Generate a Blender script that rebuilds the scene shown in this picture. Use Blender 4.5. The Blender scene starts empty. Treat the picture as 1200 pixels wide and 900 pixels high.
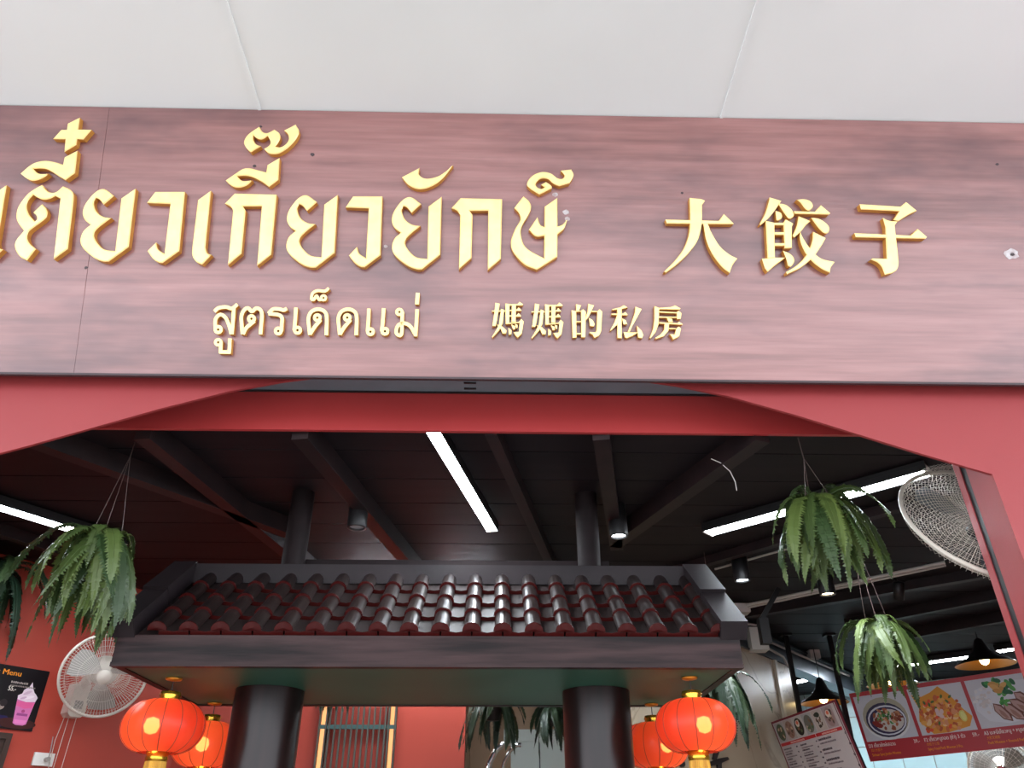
import bpy, math, random
from mathutils import Vector as V, Matrix
from mathutils.geometry import tessellate_polygon

SC = bpy.context.scene
COL = SC.collection
rad = math.radians

# ------------------------------------------------------------------ camera, sky, exposure
FPX = 893.0
cam_data = bpy.data.cameras.new('camera')
cam_data.sensor_width = 36.0
cam_data.lens = FPX / 1200 * 36.0
cam_data.clip_start = 0.02
cam = bpy.data.objects.new('camera', cam_data)
COL.objects.link(cam)
CAM_ROT = Matrix.Rotation(-rad(1.35), 3, 'Z') @ Matrix.Rotation(rad(90 + 31.56), 3, 'X') @ Matrix.Rotation(rad(-0.106), 3, 'Z')
EYE = V((0, 0, 1.6))
cam.matrix_world = Matrix.Translation(EYE) @ CAM_ROT.to_4x4()
SC.camera = cam

world = bpy.data.worlds.new('world')
SC.world = world
world.use_nodes = True
wn = world.node_tree
bg = wn.nodes['Background']
# bright overcast sky: a little brighter at the zenith than at the horizon
w_tc = wn.nodes.new('ShaderNodeTexCoord')
w_sep = wn.nodes.new('ShaderNodeSeparateXYZ')
w_ramp = wn.nodes.new('ShaderNodeValToRGB')
w_ramp.color_ramp.elements[0].position = 0.0
w_ramp.color_ramp.elements[0].color = (0.80, 0.86, 0.95, 1)
w_ramp.color_ramp.elements[1].position = 1.0
w_ramp.color_ramp.elements[1].color = (1.0, 1.0, 1.0, 1)
wn.links.new(w_tc.outputs['Generated'], w_sep.inputs[0])
wn.links.new(w_sep.outputs['Z'], w_ramp.inputs[0])
wn.links.new(w_ramp.outputs[0], bg.inputs['Color'])
bg.inputs['Strength'].default_value = 5.4

SC.view_settings.view_transform = 'Standard'
SC.view_settings.look = 'None'
SC.view_settings.gamma = 1.0
SC.view_settings.use_curve_mapping = False
SC.view_settings.exposure = 0.0
TUBE_POWER = 110.0          # emission of the fluorescent tubes
LANTERN_BULB = 13.0

# ------------------------------------------------------------------ picking points of the place along a view ray
def ray(px, py):
    return CAM_ROT @ V(((px - 600) / FPX, -(py - 450) / FPX, -1.0))
def aty(px, py, y):
    r = ray(px, py); return EYE + r * (y / r.y)
def atz(px, py, z):
    r = ray(px, py); return EYE + r * ((z - 1.6) / r.z)
def atd(px, py, d):
    return EYE + ray(px, py) * d
def atp(px, py, p, n):
    r = ray(px, py); return EYE + r * ((p - EYE).dot(n) / r.dot(n))

# ------------------------------------------------------------------ materials
def srgb(r, g, b):
    f = lambda c: (c / 255 / 12.92) if c / 255 <= 0.04045 else ((c / 255 + 0.055) / 1.055) ** 2.4
    return (f(r), f(g), f(b), 1)

def mat(name, col, rough=0.5, metal=0.0, col2=None, scale=(4, 4, 4), detail=4, bump=0.0, bscale=60, spec=0.5, lo=0.35, hi=0.65):
    m = bpy.data.materials.new(name); m.use_nodes = True
    t = m.node_tree; b = t.nodes['Principled BSDF']
    b.inputs['Base Color'].default_value = col
    b.inputs['Roughness'].default_value = rough
    b.inputs['Metallic'].default_value = metal
    b.inputs['Specular IOR Level'].default_value = spec
    if col2 or bump:
        tc = t.nodes.new('ShaderNodeTexCoord'); mp = t.nodes.new('ShaderNodeMapping')
        mp.inputs['Scale'].default_value = scale
        t.links.new(tc.outputs['Object'], mp.inputs[0])
    if col2:
        n = t.nodes.new('ShaderNodeTexNoise'); n.inputs['Scale'].default_value = 1.0; n.inputs['Detail'].default_value = detail
        r = t.nodes.new('ShaderNodeValToRGB')
        r.color_ramp.elements[0].position = lo; r.color_ramp.elements[0].color = col
        r.color_ramp.elements[1].position = hi; r.color_ramp.elements[1].color = col2
        t.links.new(mp.outputs[0], n.inputs['Vector']); t.links.new(n.outputs['Fac'], r.inputs[0])
        t.links.new(r.outputs[0], b.inputs['Base Color'])
    if bump:
        n2 = t.nodes.new('ShaderNodeTexNoise'); n2.inputs['Scale'].default_value = bscale; n2.inputs['Detail'].default_value = 3
        bp = t.nodes.new('ShaderNodeBump'); bp.inputs['Strength'].default_value = bump; bp.inputs['Distance'].default_value = 0.01
        t.links.new(mp.outputs[0], n2.inputs['Vector']); t.links.new(n2.outputs['Fac'], bp.inputs['Height'])
        t.links.new(bp.outputs[0], b.inputs['Normal'])
    return m

def emit(name, col, strength):
    m = bpy.data.materials.new(name); m.use_nodes = True
    t = m.node_tree
    for n in list(t.nodes):
        if n.type != 'OUTPUT_MATERIAL': t.nodes.remove(n)
    e = t.nodes.new('ShaderNodeEmission'); e.inputs[0].default_value = col; e.inputs[1].default_value = strength
    t.links.new(e.outputs[0], t.nodes['Material Output'].inputs[0])
    return m

def sign_wood():
    m = bpy.data.materials.new('stained_sign_wood'); m.use_nodes = True
    t = m.node_tree; b = t.nodes['Principled BSDF']
    tc = t.nodes.new('ShaderNodeTexCoord')
    def noise(scale, detail=5, rough=0.55):
        mp = t.nodes.new('ShaderNodeMapping'); mp.inputs['Scale'].default_value = scale
        n = t.nodes.new('ShaderNodeTexNoise'); n.inputs['Scale'].default_value = 1; n.inputs['Detail'].default_value = detail
        n.inputs['Roughness'].default_value = rough
        t.links.new(tc.outputs['Object'], mp.inputs[0]); t.links.new(mp.outputs[0], n.inputs['Vector'])
        return n
    def ramp(n, stops):
        r = t.nodes.new('ShaderNodeValToRGB'); e = r.color_ramp.elements
        e[0].position, e[0].color = stops[0]; e[1].position, e[1].color = stops[-1]
        for p, c in stops[1:-1]:
            x = e.new(p); x.color = c
        t.links.new(n.outputs['Fac'], r.inputs[0]); return r
    def mix(a, c, fac, mode='MIX'):
        x = t.nodes.new('ShaderNodeMix'); x.data_type = 'RGBA'; x.blend_type = mode
        t.links.new(a.outputs[0], x.inputs[6]) if a.bl_idname != 'ShaderNodeMix' else t.links.new(a.outputs[2], x.inputs[6])
        t.links.new(c.outputs[0], x.inputs[7])
        if isinstance(fac, float): x.inputs[0].default_value = fac
        else: t.links.new(fac.outputs[0], x.inputs[0])
        return x
    grain = ramp(noise((1.3, 14, 22), 6), [(0.28, srgb(113, 70, 67)), (0.5, srgb(136, 89, 86)), (0.72, srgb(152, 105, 102))])
    fine = ramp(noise((3, 60, 90), 3), [(0.35, (0.92, 0.92, 0.92, 1)), (0.65, (1.04, 1.04, 1.04, 1))])
    x1 = mix(grain, fine, 1.0, 'MULTIPLY')
    blot = ramp(noise((1.1, 2.6, 3.4), 4, 0.6), [(0.48, (0, 0, 0, 1)), (0.70, (0.85, 0.85, 0.85, 1))])
    dark = t.nodes.new('ShaderNodeRGB'); dark.outputs[0].default_value = srgb(84, 52, 56)
    x2 = mix(x1, dark, blot)
    t.links.new(x2.outputs[2], b.inputs['Base Color'])
    b.inputs['Roughness'].default_value = 0.32
    b.inputs['Specular IOR Level'].default_value = 0.85
    bp = t.nodes.new('ShaderNodeBump'); bp.inputs['Strength'].default_value = 0.12; bp.inputs['Distance'].default_value = 0.004
    gn = noise((4, 40, 60), 4); t.links.new(gn.outputs['Fac'], bp.inputs['Height']); t.links.new(bp.outputs[0], b.inputs['Normal'])
    return m

def marble():
    m = mat('cream_marble', srgb(196, 180, 152), 0.3, 0, srgb(176, 158, 132), (0.9, 0.9, 0.9), 6)
    t = m.node_tree; b = t.nodes['Principled BSDF']
    tc = t.nodes.new('ShaderNodeTexCoord')
    n = t.nodes.new('ShaderNodeTexNoise'); n.inputs['Scale'].default_value = 1.3; n.inputs['Detail'].default_value = 5; n.inputs['Distortion'].default_value = 1.2
    r = t.nodes.new('ShaderNodeValToRGB'); e = r.color_ramp.elements
    e[0].position = 0.485; e[0].color = (0, 0, 0, 1); e[1].position = 0.515; e[1].color = (0, 0, 0, 1)
    k = e.new(0.5); k.color = (0.55, 0.55, 0.55, 1)
    x = t.nodes.new('ShaderNodeMix'); x.data_type = 'RGBA'; x.inputs[7].default_value = srgb(120, 98, 74)
    old = b.inputs['Base Color'].links[0].from_socket
    t.links.new(tc.outputs['Object'], n.inputs['Vector']); t.links.new(n.outputs['Fac'], r.inputs[0]); t.links.new(r.outputs[0], x.inputs[0])
    t.links.new(old, x.inputs[6]); t.links.new(x.outputs[2], b.inputs['Base Color'])
    return m

def fern_mat(name, c1, c2):
    m = bpy.data.materials.new(name); m.use_nodes = True
    t = m.node_tree; b = t.nodes['Principled BSDF']
    oi = t.nodes.new('ShaderNodeObjectInfo'); r = t.nodes.new('ShaderNodeValToRGB')
    r.color_ramp.elements[0].color = c1; r.color_ramp.elements[1].color = c2
    t.links.new(oi.outputs['Random'], r.inputs[0]); t.links.new(r.outputs[0], b.inputs['Base Color'])
    b.inputs['Roughness'].default_value = 0.45
    return m

def lantern_mat():
    m = bpy.data.materials.new('lantern_red_silk'); m.use_nodes = True
    t = m.node_tree; b = t.nodes['Principled BSDF']; out = t.nodes['Material Output']
    b.inputs['Base Color'].default_value = (0.75, 0.02, 0.015, 1); b.inputs['Roughness'].default_value = 0.35
    tr = t.nodes.new('ShaderNodeBsdfTranslucent'); tr.inputs[0].default_value = (1.0, 0.18, 0.08, 1)
    tp = t.nodes.new('ShaderNodeBsdfTransparent'); tp.inputs[0].default_value = (1.0, 0.62, 0.25, 1)
    m1 = t.nodes.new('ShaderNodeMixShader'); m1.inputs[0].default_value = 0.55
    m2 = t.nodes.new('ShaderNodeMixShader'); m2.inputs[0].default_value = 0.10
    t.links.new(b.outputs[0], m1.inputs[1]); t.links.new(tr.outputs[0], m1.inputs[2])
    t.links.new(m1.outputs[0], m2.inputs[1]); t.links.new(tp.outputs[0], m2.inputs[2])
    t.links.new(m2.outputs[0], out.inputs[0])
    return m

def print_mat():
    m = bpy.data.materials.new('printed_ink'); m.use_nodes = True
    t = m.node_tree; b = t.nodes['Principled BSDF']
    a = t.nodes.new('ShaderNodeVertexColor'); a.layer_name = 'ink'
    t.links.new(a.outputs[0], b.inputs['Base Color']); b.inputs['Roughness'].default_value = 0.45; b.inputs['Specular IOR Level'].default_value = 0.25
    return m

MT = {}
MT['wood'] = sign_wood()
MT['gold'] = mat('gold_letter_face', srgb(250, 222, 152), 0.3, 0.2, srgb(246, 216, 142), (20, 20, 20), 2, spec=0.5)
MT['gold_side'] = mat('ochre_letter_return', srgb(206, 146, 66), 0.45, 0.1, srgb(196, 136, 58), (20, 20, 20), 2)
MT['soffit'] = mat('white_soffit_paint', srgb(222, 226, 226), 0.7, 0, srgb(215, 219, 219), (0.8, 0.8, 0.8), 3)
MT['red'] = mat('red_wall_paint', srgb(146, 50, 52), 0.5, 0, srgb(141, 47, 49), (1.5, 1.5, 1.5), 4, 0.08, 220)
MT['beam_red'] = mat('red_beam_gloss_paint', srgb(166, 54, 54), 0.38, 0, srgb(158, 50, 50), (2, 2, 2), 4, 0.05, 150)
MT['room_red'] = mat('red_interior_paint', srgb(174, 62, 44), 0.55, 0, srgb(164, 56, 40), (1.5, 1.5, 1.5), 3, 0.05, 200)
MT['grey'] = mat('slate_grey_metal', srgb(104, 112, 120), 0.55, 0.0, srgb(96, 104, 112), (6, 6, 6))
MT['post'] = mat('dark_post_paint', srgb(30, 22, 23), 0.6, 0, srgb(22, 16, 17), (8, 8, 8), 4, spec=0.1)
MT['black'] = mat('black_paint', srgb(24, 22, 24), 0.45)
MT['plank'] = mat('dark_ceiling_boards', srgb(30, 22, 26), 0.6, 0, srgb(22, 16, 20), (1.5, 12, 3), 5, spec=0.25)
MT['rafter'] = mat('dark_rafter_paint', srgb(40, 27, 28), 0.5, 0, srgb(30, 21, 23), (8, 8, 8), 4, spec=0.3)
MT['gatewood'] = mat('dark_brushed_gate_wood', srgb(56, 40, 40), 0.42, 0, srgb(22, 15, 16), (2.2, 12, 26), 6, 0.15, 6, spec=0.14)
MT['cap'] = mat('dark_gate_cap_board', srgb(38, 31, 33), 0.42, 0, srgb(28, 23, 25), (3, 3, 3), 4, spec=0.18)
MT['green'] = mat('dark_green_soffit_paint', srgb(40, 86, 70), 0.5, 0, srgb(35, 77, 62), (2, 2, 2), 4)
MT['pillar'] = mat('dark_varnished_pillar', srgb(38, 22, 21), 0.3, 0, srgb(22, 14, 14), (14, 14, 1.2), 5, spec=0.3)
MT['tile'] = mat('dark_glazed_tile', srgb(42, 32, 30), 0.36, 0, srgb(30, 22, 21), (8, 8, 8), 4, spec=0.35)
MT['pan'] = mat('dull_pan_tile', srgb(40, 31, 30), 0.6, 0, srgb(30, 23, 22), (8, 8, 8), 4, spec=0.2)
MT['glaze'] = mat('maroon_tile_glaze', srgb(62, 15, 14), 0.25, 0, srgb(44, 12, 11), (12, 12, 12), 3, spec=0.18)
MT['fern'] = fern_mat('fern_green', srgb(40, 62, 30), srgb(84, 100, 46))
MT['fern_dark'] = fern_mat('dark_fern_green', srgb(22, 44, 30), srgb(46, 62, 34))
MT['pot'] = mat('dark_plastic_pot', srgb(30, 24, 24), 0.5)
MT['wire'] = mat('hanger_wire', srgb(82, 66, 62), 0.5, 0.3)
MT['silk'] = lantern_mat()
MT['bulb'] = emit('lantern_bulb_glow', (1.0, 0.80, 0.45, 1), LANTERN_BULB)
MT['lgold'] = mat('gold_foil', srgb(212, 168, 60), 0.25, 0.9)
MT['tassel'] = mat('yellow_tassel', srgb(214, 168, 62), 0.6, 0, srgb(178, 128, 40), (60, 60, 2), 3)
MT['tube'] = emit('fluorescent_tube_glow', (0.86, 0.93, 1.0, 1), TUBE_POWER)
MT['white'] = mat('white_plastic', srgb(222, 220, 214), 0.4)
MT['offwhite'] = mat('offwhite_plastic', srgb(206, 198, 186), 0.4)
MT['blade'] = mat('grey_fan_blade', srgb(150, 146, 140), 0.35)
MT['steel'] = mat('grey_painted_steel', srgb(92, 100, 108), 0.28, 0.7, srgb(70, 78, 86), (5, 5, 5), 4)
MT['chrome'] = mat('chrome', srgb(200, 200, 200), 0.12, 1.0)
MT['conduit'] = mat('white_conduit', srgb(196, 190, 186), 0.45)
MT['spot_cool'] = emit('cool_spot_glow', (0.86, 0.94, 1.0, 1), 12.0)
MT['spot_warm'] = emit('warm_spot_glow', (1.0, 0.84, 0.58, 1), 12.0)
MT['lens'] = mat('unlit_spot_lens', srgb(190, 192, 200), 0.2)
MT['pend_bulb'] = emit('pendant_bulb_glow', (1.0, 0.74, 0.34, 1), 14.0)
MT['brass'] = mat('brass_shade_lining', srgb(206, 140, 52), 0.35, 0.6)
MT['marble'] = marble()
MT['trim'] = mat('pale_stone_trim', srgb(206, 194, 172), 0.3)
MT['door'] = mat('white_door_paint', srgb(212, 222, 218), 0.4)
MT['beige'] = mat('beige_wall_paint', srgb(170, 140, 112), 0.6)
MT['kitchen'] = mat('pale_blue_kitchen_tile', srgb(182, 214, 219), 0.25, 0, srgb(172, 204, 211), (2, 2, 2))
MT['kgrey'] = mat('grey_kitchen_tile', srgb(150, 150, 146), 0.3, 0, srgb(134, 134, 132), (3, 3, 3))
MT['floor'] = mat('dark_floor_tile', srgb(150, 136, 124), 0.35, 0, srgb(134, 120, 110), (2, 2, 2))
MT['pave'] = mat('concrete_pavement', srgb(172, 172, 170), 0.8, 0, srgb(156, 156, 154), (2, 2, 2), 5)
MT['amber'] = emit('amber_light_strip_glow', (1.0, 0.42, 0.17, 1), 1.5)
MT['teal'] = mat('teal_screen_paint', srgb(54, 92, 92), 0.45)
MT['lattice'] = mat('grey_green_screen_rod', srgb(74, 74, 66), 0.5)
MT['frame'] = mat('dark_brown_frame', srgb(58, 40, 32), 0.45)
MT['ink'] = print_mat()
MT['calli'] = mat('black_brush_letter', srgb(26, 22, 22), 0.4)
MT['stain'] = mat('pale_sign_stain', srgb(190, 184, 186), 0.6, 0, srgb(160, 140, 140), (40, 40, 40))
MT['darkmark'] = mat('dark_nail_mark', srgb(60, 46, 50), 0.6)

# ------------------------------------------------------------------ mesh helpers
class MB:
    def __init__(s): s.v = []; s.f = []; s.m = []; s.smooth = []
    def add(s, verts, faces, mi=0, smooth=False):
        o = len(s.v); s.v += [tuple(x) for x in verts]
        for f in faces:
            s.f.append([o + i for i in f]); s.m.append(mi); s.smooth.append(smooth)
    def box(s, a, b, mi=0):
        x0, y0, z0 = a; x1, y1, z1 = b
        s.add([(x0, y0, z0), (x1, y0, z0), (x1, y1, z0), (x0, y1, z0), (x0, y0, z1), (x1, y0, z1), (x1, y1, z1), (x0, y1, z1)],
              [(0, 3, 2, 1), (4, 5, 6, 7), (0, 1, 5, 4), (1, 2, 6, 5), (2, 3, 7, 6), (3, 0, 4, 7)], mi)
    def bar(s, a, b, w, h, up=V((0, 0, 1)), mi=0):
        # a box from point a to point b, w across, h along up (b's and a's centre line)
        a = V(a); b = V(b); d = (b - a).normalized()
        sd = d.cross(up)
        if sd.length < 1e-5: sd = d.cross(V((0, 1, 0)))
        sd.normalize(); u = sd.cross(d).normalized()
        sd = sd * w / 2; u = u * h / 2
        vs = [a - sd - u, a + sd - u, a + sd + u, a - sd + u, b - sd - u, b + sd - u, b + sd + u, b - sd + u]
        s.add(vs, [(0, 1, 2, 3), (7, 6, 5, 4), (1, 0, 4, 5), (2, 1, 5, 6), (3, 2, 6, 7), (0, 3, 7, 4)], mi)
    def tube(s, pts, r, n=6, closed=False, mi=0, cap=True):
        pts = [V(p) for p in pts]; k = len(pts)
        rr = r if isinstance(r, (list, tuple)) else [r] * k
        vs = []; ref = None
        for i, p in enumerate(pts):
            if closed: t = pts[(i + 1) % k] - pts[i - 1]
            else: t = pts[min(i + 1, k - 1)] - pts[max(i - 1, 0)]
            t.normalize()
            if ref is None:
                ref = V((0, 0, 1)) if abs(t.z) < 0.9 else V((1, 0, 0))
            x = t.cross(ref).normalized(); y = x.cross(t).normalized(); ref = y
            for j in range(n):
                a = 2 * math.pi * j / n
                vs.append(p + (x * math.cos(a) + y * math.sin(a)) * rr[i])
        fs = []
        for i in range(k if closed else k - 1):
            i2 = (i + 1) % k
            for j in range(n):
                j2 = (j + 1) % n
                fs.append((i * n + j, i * n + j2, i2 * n + j2, i2 * n + j))
        s.add(vs, fs, mi, True)
        if not closed and cap:
            s.add(vs[:n], [tuple(range(n))], mi); s.add(vs[-n:], [tuple(reversed(range(n)))], mi)
    def lathe(s, prof, n=24, M=None, mi=0, smooth=True):
        # prof: (radius, height) list turned about local z
        M = M or Matrix.Identity(4); vs = []; k = len(prof)
        for r, z in prof:
            for j in range(n):
                a = 2 * math.pi * j / n
                vs.append(M @ V((r * math.cos(a), r * math.sin(a), z)))
        fs = []
        for i in range(k - 1):
            for j in range(n):
                j2 = (j + 1) % n
                fs.append((i * n + j, i * n + j2, (i + 1) * n + j2, (i + 1) * n + j))
        s.add(vs, fs, mi, smooth)
    def prism(s, poly, fn, t0, t1, chamfer=0.0, mi=0):
        # poly: 2D outline; fn(u, v, t) -> point; back at t0, face at t1
        n = len(poly)
        area = sum(poly[i][0] * poly[(i + 1) % n][1] - poly[(i + 1) % n][0] * poly[i][1] for i in range(n))
        if area < 0: poly = poly[::-1]
        if chamfer:
            ins = []
            for i in range(n):
                p0 = V(poly[i - 1]); p = V(poly[i]); p2 = V(poly[(i + 1) % n])
                d1 = (p - p0); d2 = (p2 - p)
                if d1.length < 1e-9: d1 = d2
                if d2.length < 1e-9: d2 = d1
                d1.normalize(); d2.normalize()
                n1 = V((-d1.y, d1.x)); n2 = V((-d2.y, d2.x)); b = n1 + n2
                if b.length < 0.3: b = n1 + n2 if b.length > 1e-6 else n1
                b.normalize(); k = min(1.8, 1 / max(0.35, b.dot(n1)))
                q = p + b * chamfer * k; ins.append((q.x, q.y))
            rings = [(poly, t0), (poly, t1 - chamfer), (ins, t1)]
        else:
            rings = [(poly, t0), (poly, t1)]
        vs = []
        for pl, t in rings: vs += [fn(x, y, t) for x, y in pl]
        fs = []
        for r in range(len(rings) - 1):
            for i in range(n):
                j = (i + 1) % n
                fs.append((r * n + i, r * n + j, (r + 1) * n + j, (r + 1) * n + i))
        top = (len(rings) - 1) * n
        for a, b, c in tessellate_polygon([[V((x, y, 0)) for x, y in rings[-1][0]]]):
            p = rings[-1][0]
            ar = (p[b][0] - p[a][0]) * (p[c][1] - p[a][1]) - (p[c][0] - p[a][0]) * (p[b][1] - p[a][1])
            fs.append((top + a, top + b, top + c) if ar > 0 else (top + a, top + c, top + b))
        for a, b, c in tessellate_polygon([[V((x, y, 0)) for x, y in poly]]): fs.append((c, b, a))
        s.add(vs, fs, mi)
    def mesh(s, name, mats):
        me = bpy.data.meshes.new(name)
        me.from_pydata(s.v, [], s.f)
        for m in (mats if isinstance(mats, (list, tuple)) else [mats]): me.materials.append(m)
        me.polygons.foreach_set('material_index', s.m); me.polygons.foreach_set('use_smooth', s.smooth)
        me.update(); return me
    def build(s, name, mats, parent=None, mesh=None):
        me = mesh or s.mesh(name, mats)
        o = bpy.data.objects.new(name, me); COL.objects.link(o)
        if parent is not None:
            o.parent = parent
            if parent.parent is None: o.location = -parent.location
        return o

def put(name, me, parent=None, loc=None, rot=None):
    o = bpy.data.objects.new(name, me); COL.objects.link(o)
    if parent is not None: o.parent = parent
    if loc is not None: o.location = loc
    if rot is not None: o.rotation_euler = rot
    return o

def thing(name, label, cat, loc=(0, 0, 0), group=None):
    o = bpy.data.objects.new(name, None); o.empty_display_size = 0.05; COL.objects.link(o)
    o.location = V(loc); tag(o, label, cat, group); return o
def tag(o, label, cat, group=None):
    o['label'] = label; o['category'] = cat
    if group: o['group'] = group
    return o
def struct(o):
    o['kind'] = 'structure'; return o
def copy_thing(src, loc, label, group=None, rot=None):
    r = src.copy(); COL.objects.link(r); r.location = V(loc); r['label'] = label
    if rot: r.rotation_euler = rot
    if group: r['group'] = group
    for ch in list(src.children):
        c = ch.copy(); COL.objects.link(c); c.parent = r
        for g in list(ch.children):
            d = g.copy(); COL.objects.link(d); d.parent = c
    return r

def smooth_outline(pts, sub=5):
    out = []; n = len(pts)
    P = [V(p[:2]) for p in pts]; S = [len(p) > 2 for p in pts]
    for i in range(n):
        j = (i + 1) % n
        if not S[i] and not S[j]:
            out.append(tuple(P[i])); continue
        d = P[j] - P[i]
        m0 = (P[j] - P[i - 1]) * 0.5 if S[i] else d
        m1 = (P[(j + 1) % n] - P[i]) * 0.5 if S[j] else d
        L = d.length
        for m in (m0, m1):
            if m.length > 1.4 * L: m *= 1.4 * L / m.length
        for k in range(sub):
            t = k / sub; t2 = t * t; t3 = t2 * t
            q = P[i] * (2 * t3 - 3 * t2 + 1) + m0 * (t3 - 2 * t2 + t) + P[j] * (-2 * t3 + 3 * t2) + m1 * (t3 - t2)
            out.append((q.x, q.y))
    return out

def ribbon(pts, w):
    # an outline w wide around a smoothed open line
    n = len(pts); P = [V(p) for p in pts]; line = []
    for i in range(n - 1):
        m0 = (P[i + 1] - P[i - 1]) * 0.5 if i > 0 else P[i + 1] - P[i]
        m1 = (P[i + 2] - P[i]) * 0.5 if i + 2 < n else P[i + 1] - P[i]
        for k in range(4):
            t = k / 4; t2 = t * t; t3 = t2 * t
            line.append(P[i] * (2 * t3 - 3 * t2 + 1) + m0 * (t3 - 2 * t2 + t) + P[i + 1] * (-2 * t3 + 3 * t2) + m1 * (t3 - t2))
    line.append(P[-1]); l = []; r = []
    for i, p in enumerate(line):
        d = line[min(i + 1, len(line) - 1)] - line[max(i - 1, 0)]; d.normalize()
        nn = V((-d.y, d.x)) * w / 2
        l.append(tuple(p + nn)); r.append(tuple(p - nn))
    return l, r

# ================================================================== THE SETTING
CEIL = 3.1
def box_struct(name, a, b, m):
    k = MB(); k.box(a, b); return struct(k.build(name, m))

# ground: pavement outside in slabs, floor inside
pv = MB(); pv.box((-14, -40, -0.2), (14, 2.5, -0.012)); pave = struct(pv.build('floor', MT['pave']))
fl = MB(); fl.box((-6, 2.5, -0.2), (7, 12, -0.002)); struct(fl.build('floor', MT['floor']))

# front wall with the shallow arched opening
YF, YB = 2.5, 2.635
half = [(0.0, 3.205), (0.30, 3.197), (0.55, 3.172), (0.76, 3.137), (0.95, 3.092), (1.20, 3.010), (1.44, 2.922), (1.63, 2.853), (1.871, 2.771)]
AX = -0.06
arch = [(AX + x, z) for x, z in half]
arch_l = [(AX - x, z) for x, z in half[::-1]]
curve = arch_l[:-1] + arch
outer = [(-4.6, 0.0), (curve[0][0], 0.0)] + curve + [(curve[-1][0], 0.0), (7.0, 0.0), (7.0, 4.30), (-4.6, 4.30)]
fw = MB(); fw.prism(outer, lambda x, z, t: V((x, YF + 0.012 * t, z)), 1.0, 0.0)
wall_front = struct(fw.build('wall_front', MT['red']))
for sx in (1, -1):
    k = MB(); jx = AX + sx * 1.871; xe = 7.0 if sx > 0 else -4.6
    k.box((min(jx, xe), YF + 0.011, 0), (max(jx, xe), YB, 3.3)); struct(k.build('wall_front', MT['red']))
# roller-shutter guides down both jambs (dark groove, then a red strip behind it)
for sx in (1, -1):
    jx = AX + sx * 1.871
    g = MB(); g.box((min(jx, jx + sx * 0.3), YB, 0), (max(jx, jx + sx * 0.3), YB + 0.03, 3.4))
    o = struct(g.build('trim_1', MT['black']))
    g = MB(); g.box((min(jx - sx * 0.004, jx + sx * 0.3), YB + 0.03, 0), (max(jx - sx * 0.004, jx + sx * 0.3), YB + 0.065, 3.4))
    struct(g.build('trim_2', MT['red']))
# shutter-slot cover and the lintel beam behind it
g = MB(); g.box((-1.5, YF + 0.013, 3.245), (1.45, 2.742, 3.30))
cover = struct(g.build('trim_3', MT['grey']))
for dy in (2.665, 2.71):
    k = MB(); k.box((-0.135, dy, 3.240), (-0.085, dy + 0.008, 3.246)); k.build('slot', MT['black'], cover)
g = MB(); g.box((-1.9, 2.742, 3.238), (1.78, 2.76, 3.31)); struct(g.build('trim_4', MT['black']))
g = MB(); g.box((-4.2, 2.75, 3.062), (3.5, 2.768, 3.24)); struct(g.build('trim_5', MT['beam_red']))
g = MB(); g.box((-4.6, YB, 3.30), (7, 2.86, 4.3)); struct(g.build('wall_upper', MT['red']))

# interior ceiling of dark boards running across, with rafters below it
ceil = struct(thing('ceiling', '', '')); 
del ceil['label']; del ceil['category']
y = 2.77
while y < 12:
    k = MB(); k.box((-6, y + 0.004, CEIL + 0.03), (7, y + 0.296, CEIL + 0.05)); k.build('plank', MT['plank'], ceil); y += 0.30
k = MB(); k.box((-6, 2.775, CEIL + 0.05), (7, 12, CEIL + 0.2)); k.build('roof_deck', MT['black'], ceil)
def rafter(p, q, w=0.07, h=0.09, ext0=0.0, ext1=0.0, m='rafter'):
    a = atz(p[0], p[1], CEIL - 0.03); b = atz(q[0], q[1], CEIL - 0.03); d = (b - a).normalized()
    a = a - d * ext0; b = b + d * ext1
    if a.y < 2.775: a = a + d * ((2.775 - a.y) / d.y)
    a.z = b.z = CEIL + 0.03 - h / 2
    k = MB(); k.bar(a, b, w, h); return k.build('rafter', MT[m], ceil)
rafter((168, 507), (330, 640), ext1=1.5)
rafter((352, 507), (430, 600), ext1=3.0)
rafter((575, 507), (635, 640), 0.05, 0.07, ext1=1.5)
rafter((704, 507), (717, 600), ext1=0.5)
rafter((885, 515), (755, 610), ext0=0.15, ext1=0.35)
rafter((48, 517), (283, 602), ext0=0.2, ext1=0.35)
rafter((0, 628), (60, 648), 0.05, 0.06, ext0=1.2, ext1=0.5)
# purlins over the right-hand side of the room
for p, q, w, h in (((820, 666), (1057, 599), 0.05, 0.05), ((905, 719), (1168, 675), 0.06, 0.06), ((1030, 728), (1180, 699), 0.05, 0.08), ((1074, 744), (1190, 723), 0.05, 0.10)):
    a = atz(p[0], p[1], CEIL - 0.03); b = atz(q[0], q[1], CEIL - 0.03); d = (b - a).normalized()
    k = MB(); k.bar(a - d * 0.25 + V((0, 0, .03)), b + d * 1.6 + V((0, 0, .03)), w, h); k.build('purlin', MT['rafter'], ceil)

# outside soffit above the sign: wide white boards meeting in two seams
SOF = 4.158
sof = struct(thing('ceiling', '', '')); del sof['label']; del sof['category']
for x0, x1 in ((-4.6, -2.842), (-2.838, -0.970), (-0.966, 0.904), (0.908, 2.778), (2.782, 7.0)):
    k = MB(); k.box((x0, -1.8, SOF), (x1, 2.5, SOF + 0.02)); k.build('soffit_board', MT['soffit'], sof)
k = MB(); k.box((-4.6, -1.8, SOF + 0.022), (7, 2.5, SOF + 0.30)); k.build('soffit_deck', MT['soffit'], sof)
# thin seam battens
for x in (-0.968, 0.906):
    k = MB(); k.box((x - 0.006, -1.8, SOF - 0.007), (x + 0.006, 2.2, SOF)); k.build('seam_bead', MT['soffit'], sof)

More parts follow.
